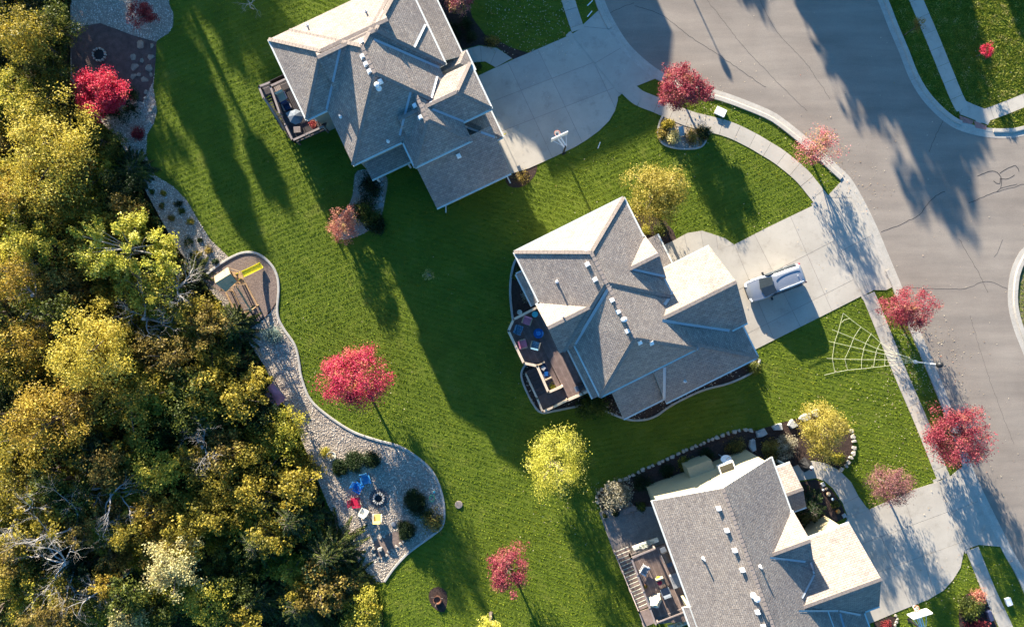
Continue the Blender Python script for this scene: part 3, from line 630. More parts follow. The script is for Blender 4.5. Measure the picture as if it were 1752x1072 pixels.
# ------------------------------------------------------------------ houses
class House:
    def __init__(s, name, label, rot, wall):
        s.root = thing(name, label, 'house'); s.rot = math.radians(rot); s.c, s.s = math.cos(s.rot), math.sin(s.rot)
        s.blocks = []; s.wall = wall; s.k = 1; s.dz = 0
    def w(s, u, v): return (u*s.c+v*s.s, u*s.s-v*s.c)
    def loc(s, px, py, z):
        x, y = P2(px, py, z); return (x*s.c+y*s.s, x*s.s-y*s.c)
    def surf(s, u, v):
        best = 0
        for b in s.blocks:
            if b['u0']-.01 <= u <= b['u1']+.01 and b['v0']-.01 <= v <= b['v1']+.01: best = max(best, s.bz(b, u, v))
        return best
    def bz(s, b, u, v):
        z = 99
        for k, q in b['sides'].items():
            if q is None: continue
            ze, sl = q; d = {'W': u-b['u0'], 'E': b['u1']-u, 'N': v-b['v0'], 'S': b['v1']-v}[k]; z = min(z, ze+sl*d)
        return z
    def drape(s, px, py, z=7):
        for _ in range(12):
            u, v = s.loc(px, py, z); zz = s.surf(u, v)
            if zz <= 0: break
            z = zz
        u, v = s.loc(px, py, z); return u, v, z
    def block(s, u0, u1, v0, v1, W=None, E=None, N_=None, S=None, walls=None, caps=True, gutters='WENS', inset=.42):
        u0, u1, v0, v1 = u0*s.k, u1*s.k, v0*s.k, v1*s.k
        if walls: walls = tuple(t*s.k for t in walls)
        W, E, N_, S = [(t[0]+s.dz, t[1]) if t else None for t in (W, E, N_, S)]
        b = dict(u0=u0, u1=u1, v0=v0, v1=v1, sides={'W': W, 'E': E, 'N': N_, 'S': S}); s.blocks.append(b)
        rect = [(u0, v0), (u1, v0), (u1, v1), (u0, v1)]; act = {k: q for k, q in b['sides'].items() if q}
        def lin(k):   # z = a*u + b*v + c
            ze, sl = act[k]
            return {'W': (sl, 0, ze-sl*u0), 'E': (-sl, 0, ze+sl*u1), 'N': (0, sl, ze-sl*v0), 'S': (0, -sl, ze+sl*v1)}[k]
        me_v = []; me_f = []; uvs = []; mi = []; TH = .16; capsegs = []
        onb = lambda p, q: any(abs(p[i]-t) < 1e-4 and abs(q[i]-t) < 1e-4 for i, t in ((0, u0), (0, u1), (1, v0), (1, v1)))
        for k in act:
            a, bb, c = lin(k); poly = rect[:]
            for j in act:
                if j == k: continue
                a2, b2, c2 = lin(j); poly = clip_half(poly, a-a2, bb-b2, c2-c)
                if len(poly) < 3: break
            if len(poly) < 3: continue
            cl = []
            for p in poly:
                if not cl or math.hypot(p[0]-cl[-1][0], p[1]-cl[-1][1]) > 1e-4: cl.append(p)
            if math.hypot(cl[0][0]-cl[-1][0], cl[0][1]-cl[-1][1]) < 1e-4: cl.pop()
            poly = cl
            if len(poly) < 3: continue
            sl = act[k][1]; base = len(me_v); n = len(poly); zf = lambda p: a*p[0]+bb*p[1]+c
            for t in (0, -TH):
                for p in poly: me_v.append((*s.w(*p), zf(p)+t))
            # orientation: world area sign
            top = list(range(base, base+n)); wa = area2([s.w(*p) for p in poly])
            if wa < 0: top = top[::-1]
            me_f.append(tuple(top)); mi.append(0)
            kk = math.sqrt(1+sl*sl)
            for vi in top:
                p = poly[vi-base]; uvs.append((p[0] if k in 'NS' else p[1], (p[1] if k in 'NS' else p[0])*kk))
            bot = [q+n for q in top[::-1]]; me_f.append(tuple(bot)); mi.append(1); uvs += [(0, 0)]*n
            for i in range(n):
                p, q = poly[i], poly[(i+1) % n]
                if onb(p, q):
                    me_f.append((base+i, base+(i+1) % n, base+n+(i+1) % n, base+n+i)); mi.append(1); uvs += [(0, 0)]*4
                else:
                    key = (round((p[0]+q[0])/2, 3), round((p[1]+q[1])/2, 3))
                    if key not in [cs_[0] for cs_ in capsegs]: capsegs.append((key, (*s.w(*p), zf(p)), (*s.w(*q), zf(q))))
        me = bpy.data.meshes.new('roof'); me.from_pydata(me_v, [], me_f); me.materials.append(M_shingle); me.materials.append(M_fascia)
        me.polygons.foreach_set('material_index', mi); uvl = me.uv_layers.new(name='UVMap')
        uvl.data.foreach_set('uv', np.array(uvs, np.float32).ravel()); me.update()
        r = link('roof', me, s.root)
        if caps:
            for _, p, q in capsegs:
                mb = MB(); L = math.dist(p, q); nseg = max(1, int(L/.35)); A, B = Vector(p), Vector(q)
                for i in range(nseg):
                    a_, b_ = A.lerp(B, i/nseg), A.lerp(B, (i+1)/nseg+.02/nseg); a_.z += .03; b_.z += .045
                    mb.bar(a_, b_, .27, .05)
                mb.build('ridge_cap', M_cap, r)
        for k in gutters:
            if k not in act: continue
            ze = act[k][0]; e = {'W': ((u0-.06, v0), (u0-.06, v1)), 'E': ((u1+.06, v0), (u1+.06, v1)), 'N': ((u0, v0-.06), (u1, v0-.06)), 'S': ((u0, v1+.06), (u1, v1+.06))}[k]
            MB().bar((*s.w(*e[0]), ze-.06), (*s.w(*e[1]), ze-.06), .12, .11).build('gutter', M_fascia, s.root)
        if walls is not False:
            wu0, wu1, wv0, wv1 = walls or (u0+inset, u1-inset, v0+inset, v1-inset); mb = MB()
            for (a0, b0), (a1, b1) in (((wu0, wv0), (wu1, wv0)), ((wu1, wv0), (wu1, wv1)), ((wu1, wv1), (wu0, wv1)), ((wu0, wv1), (wu0, wv0))):
                K = 24; vs = []
                for i in range(K+1):
                    t = i/K; u, v = a0+(a1-a0)*t, b0+(b1-b0)*t; z = s.bz(b, u, v)-TH-.02
                    x, y = s.w(u, v); vs += [(x, y, -.3), (x, y, z)]
                mb.add(vs, [(2*i, 2*i+2, 2*i+3, 2*i+1) for i in range(K)])
            mb.build('wall', s.wall, s.root)
            HARD.append([s.w(wu0, wv0), s.w(wu1, wv0), s.w(wu1, wv1), s.w(wu0, wv1)])
        return r
    def strip(s, a, b, w=.18, mat=None, name='valley_flashing'):
        K = 14; pts = []
        for i in range(K+1):
            t = i/K; u, v, z = s.drape(a[0]+(b[0]-a[0])*t, a[1]+(b[1]-a[1])*t); x, y = s.w(u, v); pts.append((x, y, z+.05))
        d = Vector(pts[-1])-Vector(pts[0]); nrm = Vector((-d.y, d.x, 0)).normalized()*(w/2); vs = []
        for p in pts: vs += [(p[0]-nrm.x, p[1]-nrm.y, p[2]), (p[0], p[1], p[2]-.015), (p[0]+nrm.x, p[1]+nrm.y, p[2])]
        m = MB(); m.add(vs, [(3*i+j, 3*i+j+1, 3*i+4+j, 3*i+3+j) for i in range(K) for j in (0, 1)]); m.build(name, mat or M_valley, s.root)
    def vent(s, px, py, size=.27):
        u, v, z = s.drape(px, py); x, y = s.w(u, v); du = s.surf(u+.1, v)-s.surf(u-.1, v); dv = s.surf(u, v+.1)-s.surf(u, v-.1)
        mb = MB(); mb.box((x, y, z+.03), (size*1.25, size*1.25, .03), s.rot, tilt=(du/.2, -dv/.2)); mb.box((x, y, z+.17), (size*.95, size*.95, .14), s.rot, tilt=(du/.4, -dv/.4)); mb.box((x, y, z+.1), (size*.75, size*.75, .14), s.rot)
        mb.build('roof_vent', M_white, s.root)
    def pipe(s, px, py, h=.5, r=.06, cap=False):
        u, v, z = s.drape(px, py); x, y = s.w(u, v); mb = MB(); mb.lathe((x, y, z), [(r*2.2, -.1), (r*2.2, .06), (r, .12), (r, h), (r*.7, h), (r*.7, h-.1)], 12)
        if cap: mb.lathe((x, y, z+h), [(r*2, 0), (r*2, .05), (r*1.6, .13), (0.001, .17)], 12)
        mb.build('vent_pipe', M_white, s.root)
    def window(s, side, a, z, w=1.2, h=1.3, at=None):
        """side wall at coordinate 'at'; a = position along it"""
        hu = {'N': (0, -1), 'S': (0, 1), 'W': (-1, 0), 'E': (1, 0)}[side]; u, v = (a, at) if side in 'NS' else (at, a); du, dv = hu
        x, y = s.w(u+du*.03, v+dv*.03); rz = s.rot if side in 'NS' else s.rot+PI/2
        f = MB(); 
        for dx, dz, ww, hh in ((0, h/2, w+.16, .08), (0, -h/2, w+.16, .08), (-w/2, 0, .08, h), (w/2, 0, .08, h), (0, 0, .05, h)):
            f.box((dx, 0, dz), (ww, .08, hh))
        fo = f.build('window', M_fascia, s.root, loc=(x, y, z), rz=rz); MB().box((0, 0, 0), (w, .03, h)).build('pane', M_glass, fo)
    def garage(s, side, a, at, w=4.6, h=2.2):
        hu = {'E': (1, 0)}[side]; x, y = s.w(at+.03, a); root = MB().box((0, 0, h/2), (w+.24, .06, h+.12)).build('garage_door', M_fascia, s.root, loc=(x, y, 0), rz=s.rot+PI/2)
        for i in range(4): MB().box((0, -.04, h/8+i*h/4), (w, .05, h/4-.02)).build('door_panel', M_garage, root)
    def downspout(s, px, py, top=5.8, ext=.9, ang=0):
        x, y = P2(px, py); mb = MB().box((x, y, top/2), (.08, .08, top), s.rot); mb.bar((x, y, .1), (x+ext*math.cos(ang), y+ext*math.sin(ang), .06), .1, .08); mb.build('downspout', M_fascia, s.root)

h1 = House('house', 'large grey-shingled house with many hips at the top, dark deck on its left', 25.3, M_wall1)
q = .667; h1.dz = .6; h1.k = .9906
h1.block(-8.05, 1.0, -27.5, -20.55, W=(6, q), N_=(6, q), S=(6, q), gutters='WS')
h1.block(-6.3, 3.1, -27.45, -15.8, W=(6, q), E=(6, q), N_=(6, q), S=(6, q), gutters='S')
h1.block(-5, 3.62, -27.40, -19.8, E=(6, q), N_=(6, q), S=(6, q), gutters='E')
h1.block(-1.98, 2.95, -21, -13.57, W=(6, q), E=(6, q), S=(6, q), gutters='WS')
h1.block(-1.5, 5.4, -19.12, -15.15, E=(6, q), N_=(6, q), S=(6, q), gutters='ES')
h1.block(-1.9, 4.83, -14.1, -10.42, S=(3, q), walls=(-1.5, 4.5, -14, -10.8), gutters='S')
h1.block(2.2, 5.5, -16.6, -13.37, E=(3, q), S=(3, q), walls=(2.6, 5.15, -15.6, -13.5), gutters='ES', caps=False)
h1.block(3.0, 5.35, -31, -20.7, E=(3.3, .6), walls=(3.1, 4.6, -30.5, -20.9), gutters='E')
h1.block(2.9, 5.75, -21, -19.2, E=(3.3, .5), N_=(3.3, .5), S=(3.3, .5), walls=False, gutters='E', caps=False)
h1.block(-5.7, -2.2, -16.3, -14.8, S=(3.0, .18), walls=False, gutters='S')
for a, b in (((584, 76), (559, 188)), ((704, 153), (684, 232)), ((640, 68), (752, 116)), ((740, 187), (793, 208)), ((796, 217), (850, 236)), ((728, 42), (708, 83))): h1.strip(a, b)
h1.strip((748, 131), (735, 180), .16)
for p in ((620, 97), (626, 110), (632, 122.5), (709.5, 181), (719, 201), (619, 72), (651, 140), (785, 267)): h1.vent(*p)
for p in ((526, 44), (626, 20), (583, 200), (664, 242)): h1.pipe(*p)
h1.pipe(648, 151, .9, .1, True)
for u in (-5.4, -2.5): MB().box((*h1.w(u, -15.0), 1.7), (.16, .16, 3.4), h1.rot).build('porch_post', M_fascia, h1.root)
for u in (-7, -4.8): h1.window('S', -7.2 if u == -7 else -6.8, 4.2, .9, 1.3, at=-20.97)
for a, z in ((-19.5, 4.3), (-17.6, 4.3), (-19.5, 1.4), (-17.6, 1.4)): h1.window('W', a, z, 1.3, 1.4, at=-5.88)
for a in (-26, -23.5): h1.window('W', a, 4.4, 1.6, 1.5, at=-7.63)
h1.window('S', -.5, 4.5, 1.2, 1.3, at=-13.99); h1.window('S', 1.5, 4.5, 1.2, 1.3, at=-13.99); h1.window('S', 1.5, 1.7, 1.0, 1, at=-10.8)
h1.garage('E', -12.5, 4.5, 2.6); h1.garage('E', -14.6, 5.15, 1.9)
h1.downspout(763, 352, 2.9, .6, -PI/2); h1.downspout(868, 303, 2.9, .6, -1.1)

h2 = House('house', 'middle house with pale grey hipped roofs, brown wooden deck and van on its driveway', 26.5, M_wall2)
h2.block(2.3, 11.85, -4.22, 4.46, W=(6, .61), E=(6, .67), N_=(6, 1.1), S=(6, .92), gutters='WEN')
h2.block(3.28, 11.7, 0.3, 8.92, W=(6, .75), E=(6, .69), S=(6, .955), gutters='WS')
h2.block(1.95, 7.0, .25, 4.45, N_=(6, 1.0), S=(6, .87), gutters='N', walls=(2.3, 6, .7, 4.0))
h2.block(7.5, 12.05, -.67, 2.89, N_=(6, .94), S=(6, .80), gutters='N', walls=(8, 11.65, -.3, 2.5))
h2.block(8.6, 16.55, 2.23, 9.08, N_=(4.45, .773), S=(4.45, .718), gutters='NS', walls=(9, 16.15, 2.6, 8.7))
h2.block(7.9, 16.17, 5.2, 12.0, E=(4.0, .45), S=(4.0, .58), gutters='ES', walls=(8, 15.75, 5.5, 11.6))
h2.block(4.27, 7.9, 8.0, 11.66, S=(3.8, .62), gutters='S', walls=(4.6, 7.9, 8, 11.3))
h2.block(11.7, 13.5, -.5, 2.3, E=(3.2, .5), walls=False, gutters='E')
h2.block(11.4, 12.45, -.95, -.45, N_=(3.6, .9), walls=False, gutters='N', caps=False)
h2.block(2.75, 3.4, 4.6, 9.0, W=(4.4, .5), walls=False, gutters='W', caps=False)
h2.block(1.72, 2.75, -2.7, .2, W=(3.4, .8), N_=(3.4, .9), walls=(1.95, 2.75, -2.4, .1), gutters='WN', caps=False)
for a, b in (((1044, 488), (984, 588)), ((1082, 460), (1138, 472)), ((1152, 499), (1137, 521)), ((1133, 548), (1248, 565)), ((1137, 628), (1136, 684))): h2.strip(a, b, .24)
h2.strip((1191, 597), (1194, 592), .3)
for p in ((1005, 452), (1018, 478), (1047.5, 513), (1058, 533), (1073.5, 566), (1095, 586), (1115, 587), (1003, 426)): h2.vent(*p)
for p in ((953, 482), (1172, 652), (963, 541)): h2.pipe(*p)
h2.pipe(1067, 546, .55, .1, True)
for v in (-.2, 2.0): MB().box((*h2.w(13.2, v), 1.55), (.16, .16, 3.1), h2.rot).build('porch_post', M_fascia, h2.root)
for a in (-3, 1.6): h2.window('W', a, 4.3, 1.2, 1.4, at=2.72 if a < 0 else 2.3)
h2.window('W', 6.5, 4.0, 1.8, 1.9, at=3.7); h2.window('W', 6.5, 1.3, 1.8, 1.6, at=3.7)
for u in (5.5, 9): h2.window('S', u+.01, 2.2, 1.1, 1.2, at=11.3 if u < 7 else 11.6)
h2.window('E', .9, 4.9, 1.1, 1.1, at=11.65); h2.garage('E', 5.7, 16.15, 4.9)
h2.window('N', 6, 4.2, 1.3, 1.4, at=-3.8); h2.window('N', 9, 4.2, 1.3, 1.4, at=-3.8)

h3 = House('house', 'bottom house with long pale brown gable roof, beige walls and stepped deck', 20, M_wall)
h3.block(5.3, 15.2, 17.5, 36, W=(6, .67), E=(6, .67), gutters='WE', walls=(5.7, 14.8, 17.75, 35.6))
h3.block(4.75, 5.36, 26.3, 36, W=(5.67, .67), gutters='W', walls=(5.1, 5.3, 26.5, 35.6), caps=False)
h3.block(10.6, 15.4, 22.1, 27.6, N_=(6.05, 1.0), S=(5.6, .62), gutters='N', walls=(11, 15.0, 22.5, 27))
h3.block(11.5, 19.67, 25.05, 32.1, N_=(4.4, .747), S=(4.4, .85), gutters='NS', walls=(12, 19.25, 25.4, 31.7))
h3.block(11, 18.3, 29.5, 38, E=(4.4, .52), gutters='E', walls=(11.2, 17.9, 30, 37))
h3.block(15.0, 17.15, 19.2, 23.0, N_=(3.3, .5), S=(3.3, .55), gutters='NS', walls=False)
for a, b in (((1317, 953), (1378, 960)), ((1387, 961), (1392, 976)), ((1393, 982), (1372, 1022)), ((1366, 1044), (1434, 1044)), ((1436, 1044), (1472, 1051)), ((1437, 1048), (1444, 1072))): h3.strip(a, b, .16)
for p in ((1229.5, 869), (1243.5, 906.5), (1257, 940.5), (1270, 974), (1289, 1018), (1296, 1046), (1306, 1071)): h3.vent(*p)
h3.pipe(1203, 954, .6); h3.pipe(1290, 1018, .8, .12, True); h3.pipe(1300, 968, .5)
for v in (19.5, 22.7): MB().box((*h3.w(16.95, v), 1.6), (.18, .18, 3.2), h3.rot).build('porch_post', M_fascia, h3.root)
h3.window('W', 20.3, 1.3, 1.8, 1.8, at=5.7); h3.window('W', 23.3, 4.1, 2.0, 2.0, at=5.7)
h3.garage('E', 28.4, 19.25, 4.9); h3.window('E', 24, 5.4, 1.0, 1.0, at=15.0)
# stepped lower walls on the north side of the bottom house
for u0, u1, v0, z1 in ((9.2, 11.3, 16.9, 2.6),): 
    MB().prism([h3.w(u0, v0), h3.w(u1, v0), h3.w(u1, 17.8), h3.w(u0, 17.8)], 0, z1).build('wall', h3.wall, h3.root)

# north neighbour just beyond the photo; its shadow falls on the top driveway
h0 = House('house', 'neighbouring house north of the top driveway, outside the photo', 25, M_wall1)
h0.block(3, 18, -54, -43.5, W=(6, q), E=(6, q), N_=(6, q), S=(6, q), gutters='')
h0.block(8, 22.6, -49.6, -41.6, E=(6.5, .7), S=(6.5, .7), N_=(6.5, .7), gutters='')

# ------------------------------------------------------------------ vegetation builders
def leaf_cards(C, OUT, size, up=.45, outw=.5, rnd=.8, aspect=.62, r=rng):
    n = len(C); nr = OUT*outw + r.normal(0, rnd, (n, 3)) + np.array([0, 0, up]); nr /= np.linalg.norm(nr, axis=1)[:, None]+1e-9
    t = r.normal(0, 1, (n, 3)); t -= nr*(t*nr).sum(1)[:, None]; t /= np.linalg.norm(t, axis=1)[:, None]+1e-9
    b = np.cross(nr, t); s = (size*r.uniform(.65, 1.3, n))[:, None]
    V = np.stack([C-t*s*.5, C+b*s*aspect*.5-t*s*.05, C+t*s*.5, C-b*s*aspect*.5-t*s*.05], 1).reshape(-1, 3)
    return V
def cards_mesh(V, mat, name='crown'):
    F = np.arange(len(V)).reshape(-1, 4); return npmesh(name, V, F, mat, 4)
def crown_points(n, R, nc, sig, seed, shell=.5, flat=.75, finger=0.0):
    """leaves gathered in clumps inside an ellipsoid of half axes R"""
    r = np.random.default_rng(seed); R = np.array(R)
    d = r.normal(0, 1, (nc, 3)); d /= np.linalg.norm(d, axis=1)[:, None]; d[:, 2] = np.where(d[:, 2] < -flat, -flat*r.uniform(0, 1, nc), d[:, 2])
    rad = shell+(1-shell)*r.uniform(0, 1, nc)**.6
    lump = 1+.16*np.sin(d[:, 0]*3.1+seed)+.14*np.sin(d[:, 1]*4.3+seed*2.1)
    cc = d*(rad*lump)[:, None]*R*.88
    w = r.uniform(.35, 1.6, nc); w /= w.sum(); idx = r.choice(nc, n, p=w)
    sg = sig*r.uniform(.6, 1.35, nc)[idx][:, None]
    off = np.clip(r.normal(0, 1, (n, 3)), -1.75, 1.75)*sg; off[:, 2] *= .75
    if finger: off += d[idx]*(np.minimum(np.abs(r.normal(0, 1, n)), 1.8)*finger)[:, None]
    p = cc[idx]+off; out = d[idx]+off/(sig*2); out /= np.linalg.norm(out, axis=1)[:, None]+1e-9
    return p, out, cc
def limb_mesh(base, top, R, cc, r0, seed, nlimb=9):
    r = np.random.default_rng(seed+99); mb = MB(); base = Vector(base); top = Vector(top); ax = top-base
    k = 7; pts = []
    for i in range(k):
        t = i/(k-1); pts.append(base+ax*t*1.0+Vector((r.normal(0, .03)*ax.length*.3, r.normal(0, .03)*ax.length*.3, 0))*(t > 0))
    mb.tube(pts, [r0*1.25]+[r0*(1-.8*i/(k-1)) for i in range(1, k)], 7)
    for j in r.choice(len(cc), min(nlimb, len(cc)), replace=False):
        s = base+ax*r.uniform(.25, .85); e = top+Vector(cc[j])*.9; m = s.lerp(e, .5)+Vector((0, 0, .12*(e-s).length))
        mb.tube([s, m, e], [r0*.4, r0*.22, r0*.06], 4)
    return mb
def tree(name, label, px, py, zc, rpx, mat, group=None, n=4500, leaf=.17, ht=.8, nc=60, sig=.42, trunk=True, seed=None, finger=0., base_z=None, bark=None, shell=.45, cat='tree', ry=None, up=.45, trunk_r=None, nlimb=9, hollow=1, lean=(0, 0)):
    seed = seed if seed is not None else int(px*7+py*13) % 9999
    if group is None or group == MG: n = int(n*1.7); leaf *= .79; nc = int(nc*1.35)
    k = (1-zc/CH)/20; rx = rpx*k; ryy = (ry or rpx)*k; x, y = P2(px, py, zc); gb = gz(x, y) if base_z is None else base_z
    H = max(zc-gb, .3); R = (rx, ryy, min((rx+ryy)/2*ht, H*.85))
    root = thing(name, label, cat, (x-lean[0], y-lean[1], gb), 0, group); off = Vector((lean[0], lean[1], H))
    p, out, cc = crown_points(n, R, nc, sig*max(.3, (rx+ryy)/5.2), seed, shell=shell, finger=finger)
    V = leaf_cards(p, out, leaf, up=up, r=np.random.default_rng(seed))+np.array(off)
    link('crown', cards_mesh(V, mat), root)
    if trunk: limb_mesh((0, 0, -.1), off+Vector((0, 0, R[2]*.3)), R, cc, trunk_r or .035*H+.03, seed, nlimb).build('trunk', bark or M_bark, root)
    return root
def shrub(label, px, py, rpx, mat, z=None, n=900, leaf=.11, h=.8, seed=None, cat='shrub', name='shrub', group=None, finger=0., twigs=True, sig=.28, ry=None, up=.4):
    k = 1/20; r = rpx*k; zc = r*h*.75 if z is None else z; x, y = P2(px, py, zc); gb = gz(x, y); seed = seed if seed is not None else int(px*3+py*11) % 9999
    root = thing(name, label, cat, (x, y, gb), 0, group); rr = (r, (ry or rpx)*k, r*h)
    n = int(n*1.7); p, out, cc = crown_points(n, rr, 34, sig*r, seed, shell=.35, flat=.25, finger=finger); p[:, 2] = np.abs(p[:, 2]+zc*.6-gb*0)
    link('foliage', cards_mesh(leaf_cards(p, out, leaf, up=up, r=np.random.default_rng(seed)), mat, 'foliage'), root)
    if twigs:
        mb = MB(); r_ = random.Random(seed)
        for c in cc[:7]: mb.tube([(0, 0, 0), (c[0]*.5, c[1]*.5, zc*.4), (c[0]*.9, c[1]*.9, max(.1, c[2]+zc*.6))], [.02, .014, .006], 4)
        mb.build('stems', M_bark, root)
    return root
def branches(mb, p, d, L, r, depth, rr, spread=.55, grav=0):
    d = d.normalized(); pts = [p]; q = p.copy(); dd = d.copy(); k = 5
    for i in range(k):
        dd = (dd+Vector((rr.gauss(0, .22), rr.gauss(0, .22), rr.gauss(0, .14)+grav))).normalized(); q = q+dd*(L/k); pts.append(q.copy())
    mb.tube(pts, [r*(1-.55*i/k) for i in range(k+1)], 4 if depth < 3 else 5, cap=False)
    if depth <= 0: return
    for i in range(rr.choice((3, 4, 5))):
        t = rr.randint(2, k); side = dd.cross(Vector((rr.gauss(0, 1), rr.gauss(0, 1), rr.gauss(0, 1)))).normalized()
        branches(mb, pts[t], (dd+side*spread*rr.uniform(.7, 1.6)), L*rr.uniform(.5, .78), r*.45*(1.1-.08*t), depth-1, rr, spread, grav)
def bare_tree(label, px, py, zc, size, seed, mat=None, lean=(0, 0, 1), depth=4, group=None, r0=.16, name='bare_tree'):
    x, y = P2(px, py, zc); gb = gz(x, y); root = thing(name, label, 'tree', (x, y, gb), 0, group); rr = random.Random(seed); mb = MB()
    H = zc-gb; mb.tube([(0, 0, -.2), (rr.gauss(0, .1), rr.gauss(0, .1), H*.5), (0, 0, H)], [r0*1.3, r0*1.1, r0], 7)
    mb.build('trunk', mat or M_barkg, root); br = MB()
    for i in range(7):
        a = 2*PI*i/7+rr.uniform(-.4, .4); branches(br, Vector((0, 0, H*rr.uniform(.7, 1))), Vector((math.cos(a)+lean[0], math.sin(a)+lean[1], rr.uniform(.05, .6)*lean[2])), size*rr.uniform(.7, 1.1), r0*.5, depth-1, rr)
    br.build('branches', mat or M_barkg, root); return root
def conifer(label, px, py, z_top, rpx, mat, seed, group=None, cat='tree', name='spruce_tree', leaf=.26, hgt=None, dens=1.0):
    """whorls of drooping needled fronds"""
    x, y = P2(px, py, z_top*.55); gb = gz(x, y); H = hgt or (z_top-gb); root = thing(name, label, cat, (x, y, gb), 0, group); r = np.random.default_rng(seed); R = rpx/20*(1-z_top*.4/CH)
    pts = []; outs = []; mb = MB(); mb.tube([(0, 0, -.1), (0, 0, H*.98)], [.05*H*.5, .02], 6); nl = int(16*H/6)+4
    for i in range(nl):
        t = (i+.5)/nl; z = H*(.08+.92*t); rl = R*(1-t)**.75*r.uniform(.85, 1.1)+.12; nb = max(5, int(13*(1-t)+5))
        for j in range(nb):
            a = 2*PI*(j+r.uniform(-.35, .35))/nb+i*1.3; L = rl*r.uniform(.75, 1.15); m = max(4, int(L*22*dens)); s = np.linspace(.12, 1, m)
            curve = r.uniform(-.35, .35); aa = a+curve*s; zz = z-.12*L*s+.10*L*s**3+.25*L*s*(1-s)
            w = .16*L*(1-s)*r.uniform(.6, 1.1)+.04
            for sd in (-1, 0, 1):
                pp = np.stack([np.cos(aa)*L*s-np.sin(aa)*w*sd*r.uniform(.5, 1, m), np.sin(aa)*L*s+np.cos(aa)*w*sd*r.uniform(.5, 1, m), zz-.03*abs(sd)], 1); pts.append(pp)
                outs.append(np.stack([np.cos(aa), np.sin(aa), np.full(m, .4)], 1))
            mb.tube([(0, 0, z), (math.cos(a)*L*.5, math.sin(a)*L*.5, z+.05*L), (math.cos(a+curve)*L*.9, math.sin(a+curve)*L*.9, z-.02*L)], [.035, .02, .008], 3, cap=False)
    p = np.concatenate(pts); o = np.concatenate(outs)
    link('crown', cards_mesh(leaf_cards(p, o, leaf*.62, up=1.0, outw=.2, rnd=.45, aspect=.45, r=r), mat), root); mb.build('trunk', M_bark, root); return root

# ------------------------------------------------------------------ single trees in the gardens
MG = 'red maples planted along the kerb'
tree('maple_tree', 'round crimson maple standing alone on the open back lawn', 603, 645, 3.5, 56, L_pinkred, n=11500, leaf=.17, nc=95, sig=.30, finger=.32, ht=.85, trunk_r=.13)
tree('maple_tree', 'bright scarlet maple at the edge of the wood beside the dirt fire patio', 170, 158, 2.6, 60, L_crimson, n=9000, leaf=.19, nc=60, sig=.30, ht=.62, ry=40, base_z=-1.4, lean=(.4, -.3))
tree('maple_tree', 'small pink-red maple on the lawn near the bottom edge, left of the stepped deck', 868, 977, 2.7, 33, L_dusty, n=4800, leaf=.16, nc=50, sig=.34, finger=.25, ry=38, ht=1.15)
tree('maple_tree', 'full red maple between kerb and sidewalk above the small island bed', 1171, 150, 2.1, 43, L_dusty, MG, n=8000, leaf=.17, nc=70, sig=.32, finger=.12, ry=38, ht=.6)
tree('maple_tree', 'sparse pale pink maple on the verge with half its leaves gone', 1400, 252, 2.5, 37, L_pale, MG, n=2300, leaf=.15, nc=60, sig=.34, ry=42, ht=1.0, nlimb=22)
tree('maple_tree', 'round red maple at the kerb just below the apron of the driveway with the van', 1551, 526, 2.2, 41, L_dusty, MG, n=6000, leaf=.15, nc=80, sig=.30, finger=.22, ht=.95)
tree('maple_tree', 'wide deep red maple overhanging the road below the street lamp', 1640, 744, 2.6, 51, L_dusty, MG, n=8500, leaf=.16, nc=90, sig=.30, finger=.26, ht=.8, ry=50)
tree('crabapple_tree', 'dusky mauve tree in front of the bottom driveway', 1527, 830, 2.5, 38, L_mauve, n=6000, leaf=.12, nc=80, sig=.36, ht=.9)
tree('pear_tree', 'broad yellow-leaved tree with thick trunk at the front of the middle house', 1124, 331, 3.0, 53, L_olyel, n=9500, leaf=.16, nc=100, sig=.33, ht=.62, trunk_r=.20, ry=56, base_z=0)
tree('birch_tree', 'bright lemon-yellow feathery tree on the shaded lawn below the brown deck', 946, 790, 3.2, 50, L_lemon, n=8500, leaf=.14, nc=85, sig=.30, finger=.42, ht=1.0, ry=56, nlimb=16)
tree('serviceberry_tree', 'olive-yellow leafy tree rising from the boulder-edged bed by the sidewalk', 1412, 735, 2.4, 44, L_olyel, n=7500, leaf=.15, nc=80, sig=.34, ht=.9, ry=52, nlimb=12)
tree('young_tree', 'thin young tree with few bare twigs standing in the dark lawn', 734, 470, 1.9, 13, L_tan, n=150, leaf=.09, nc=20, sig=.3, ht=1.1, nlimb=18, bark=M_barkg, trunk_r=.03)
tree('young_tree', 'blurred brownish sapling on the shaded verge strip at the top right', 1573, 42, 2.6, 12, L_brown, n=420, leaf=.12, nc=20, sig=.4, trunk_r=.04)
tree('young_tree', 'small bright red sapling alone on the rough lawn at the top right', 1689, 87, 1.6, 13, L_crimson, n=420, leaf=.14, nc=16, sig=.35, ry=11, trunk_r=.03)
tree('young_tree', 'yellow tree top cut off by the bottom edge of the photo', 838, 1074, 3.4, 20, L_lemon, n=1800, leaf=.14, nc=30, sig=.35, finger=.2)
tree('maple_tree', 'dull pink maple at the top edge behind the top house', 783, -6, 2.2, 30, L_pale, n=3200, leaf=.15, nc=50, sig=.34)
tree('burning_bush', 'shaded red leaning shrub on the round gravel bed at the top left', 243, 26, 1.6, 24, L_redmul, n=2000, leaf=.14, nc=34, sig=.4, ht=.8, base_z=0, cat='shrub')
tree('burning_bush', 'coral pink shrub half in sun behind the top house', 585, 383, 1.5, 27, L_coral, n=2400, leaf=.14, nc=50, sig=.32, finger=.2, ht=.7, base_z=0, cat='shrub', nlimb=14)
bare_tree('leafless little tree in the dark lawn at the top edge', 427, 6, 1.2, .9, 5, depth=3, r0=.05)
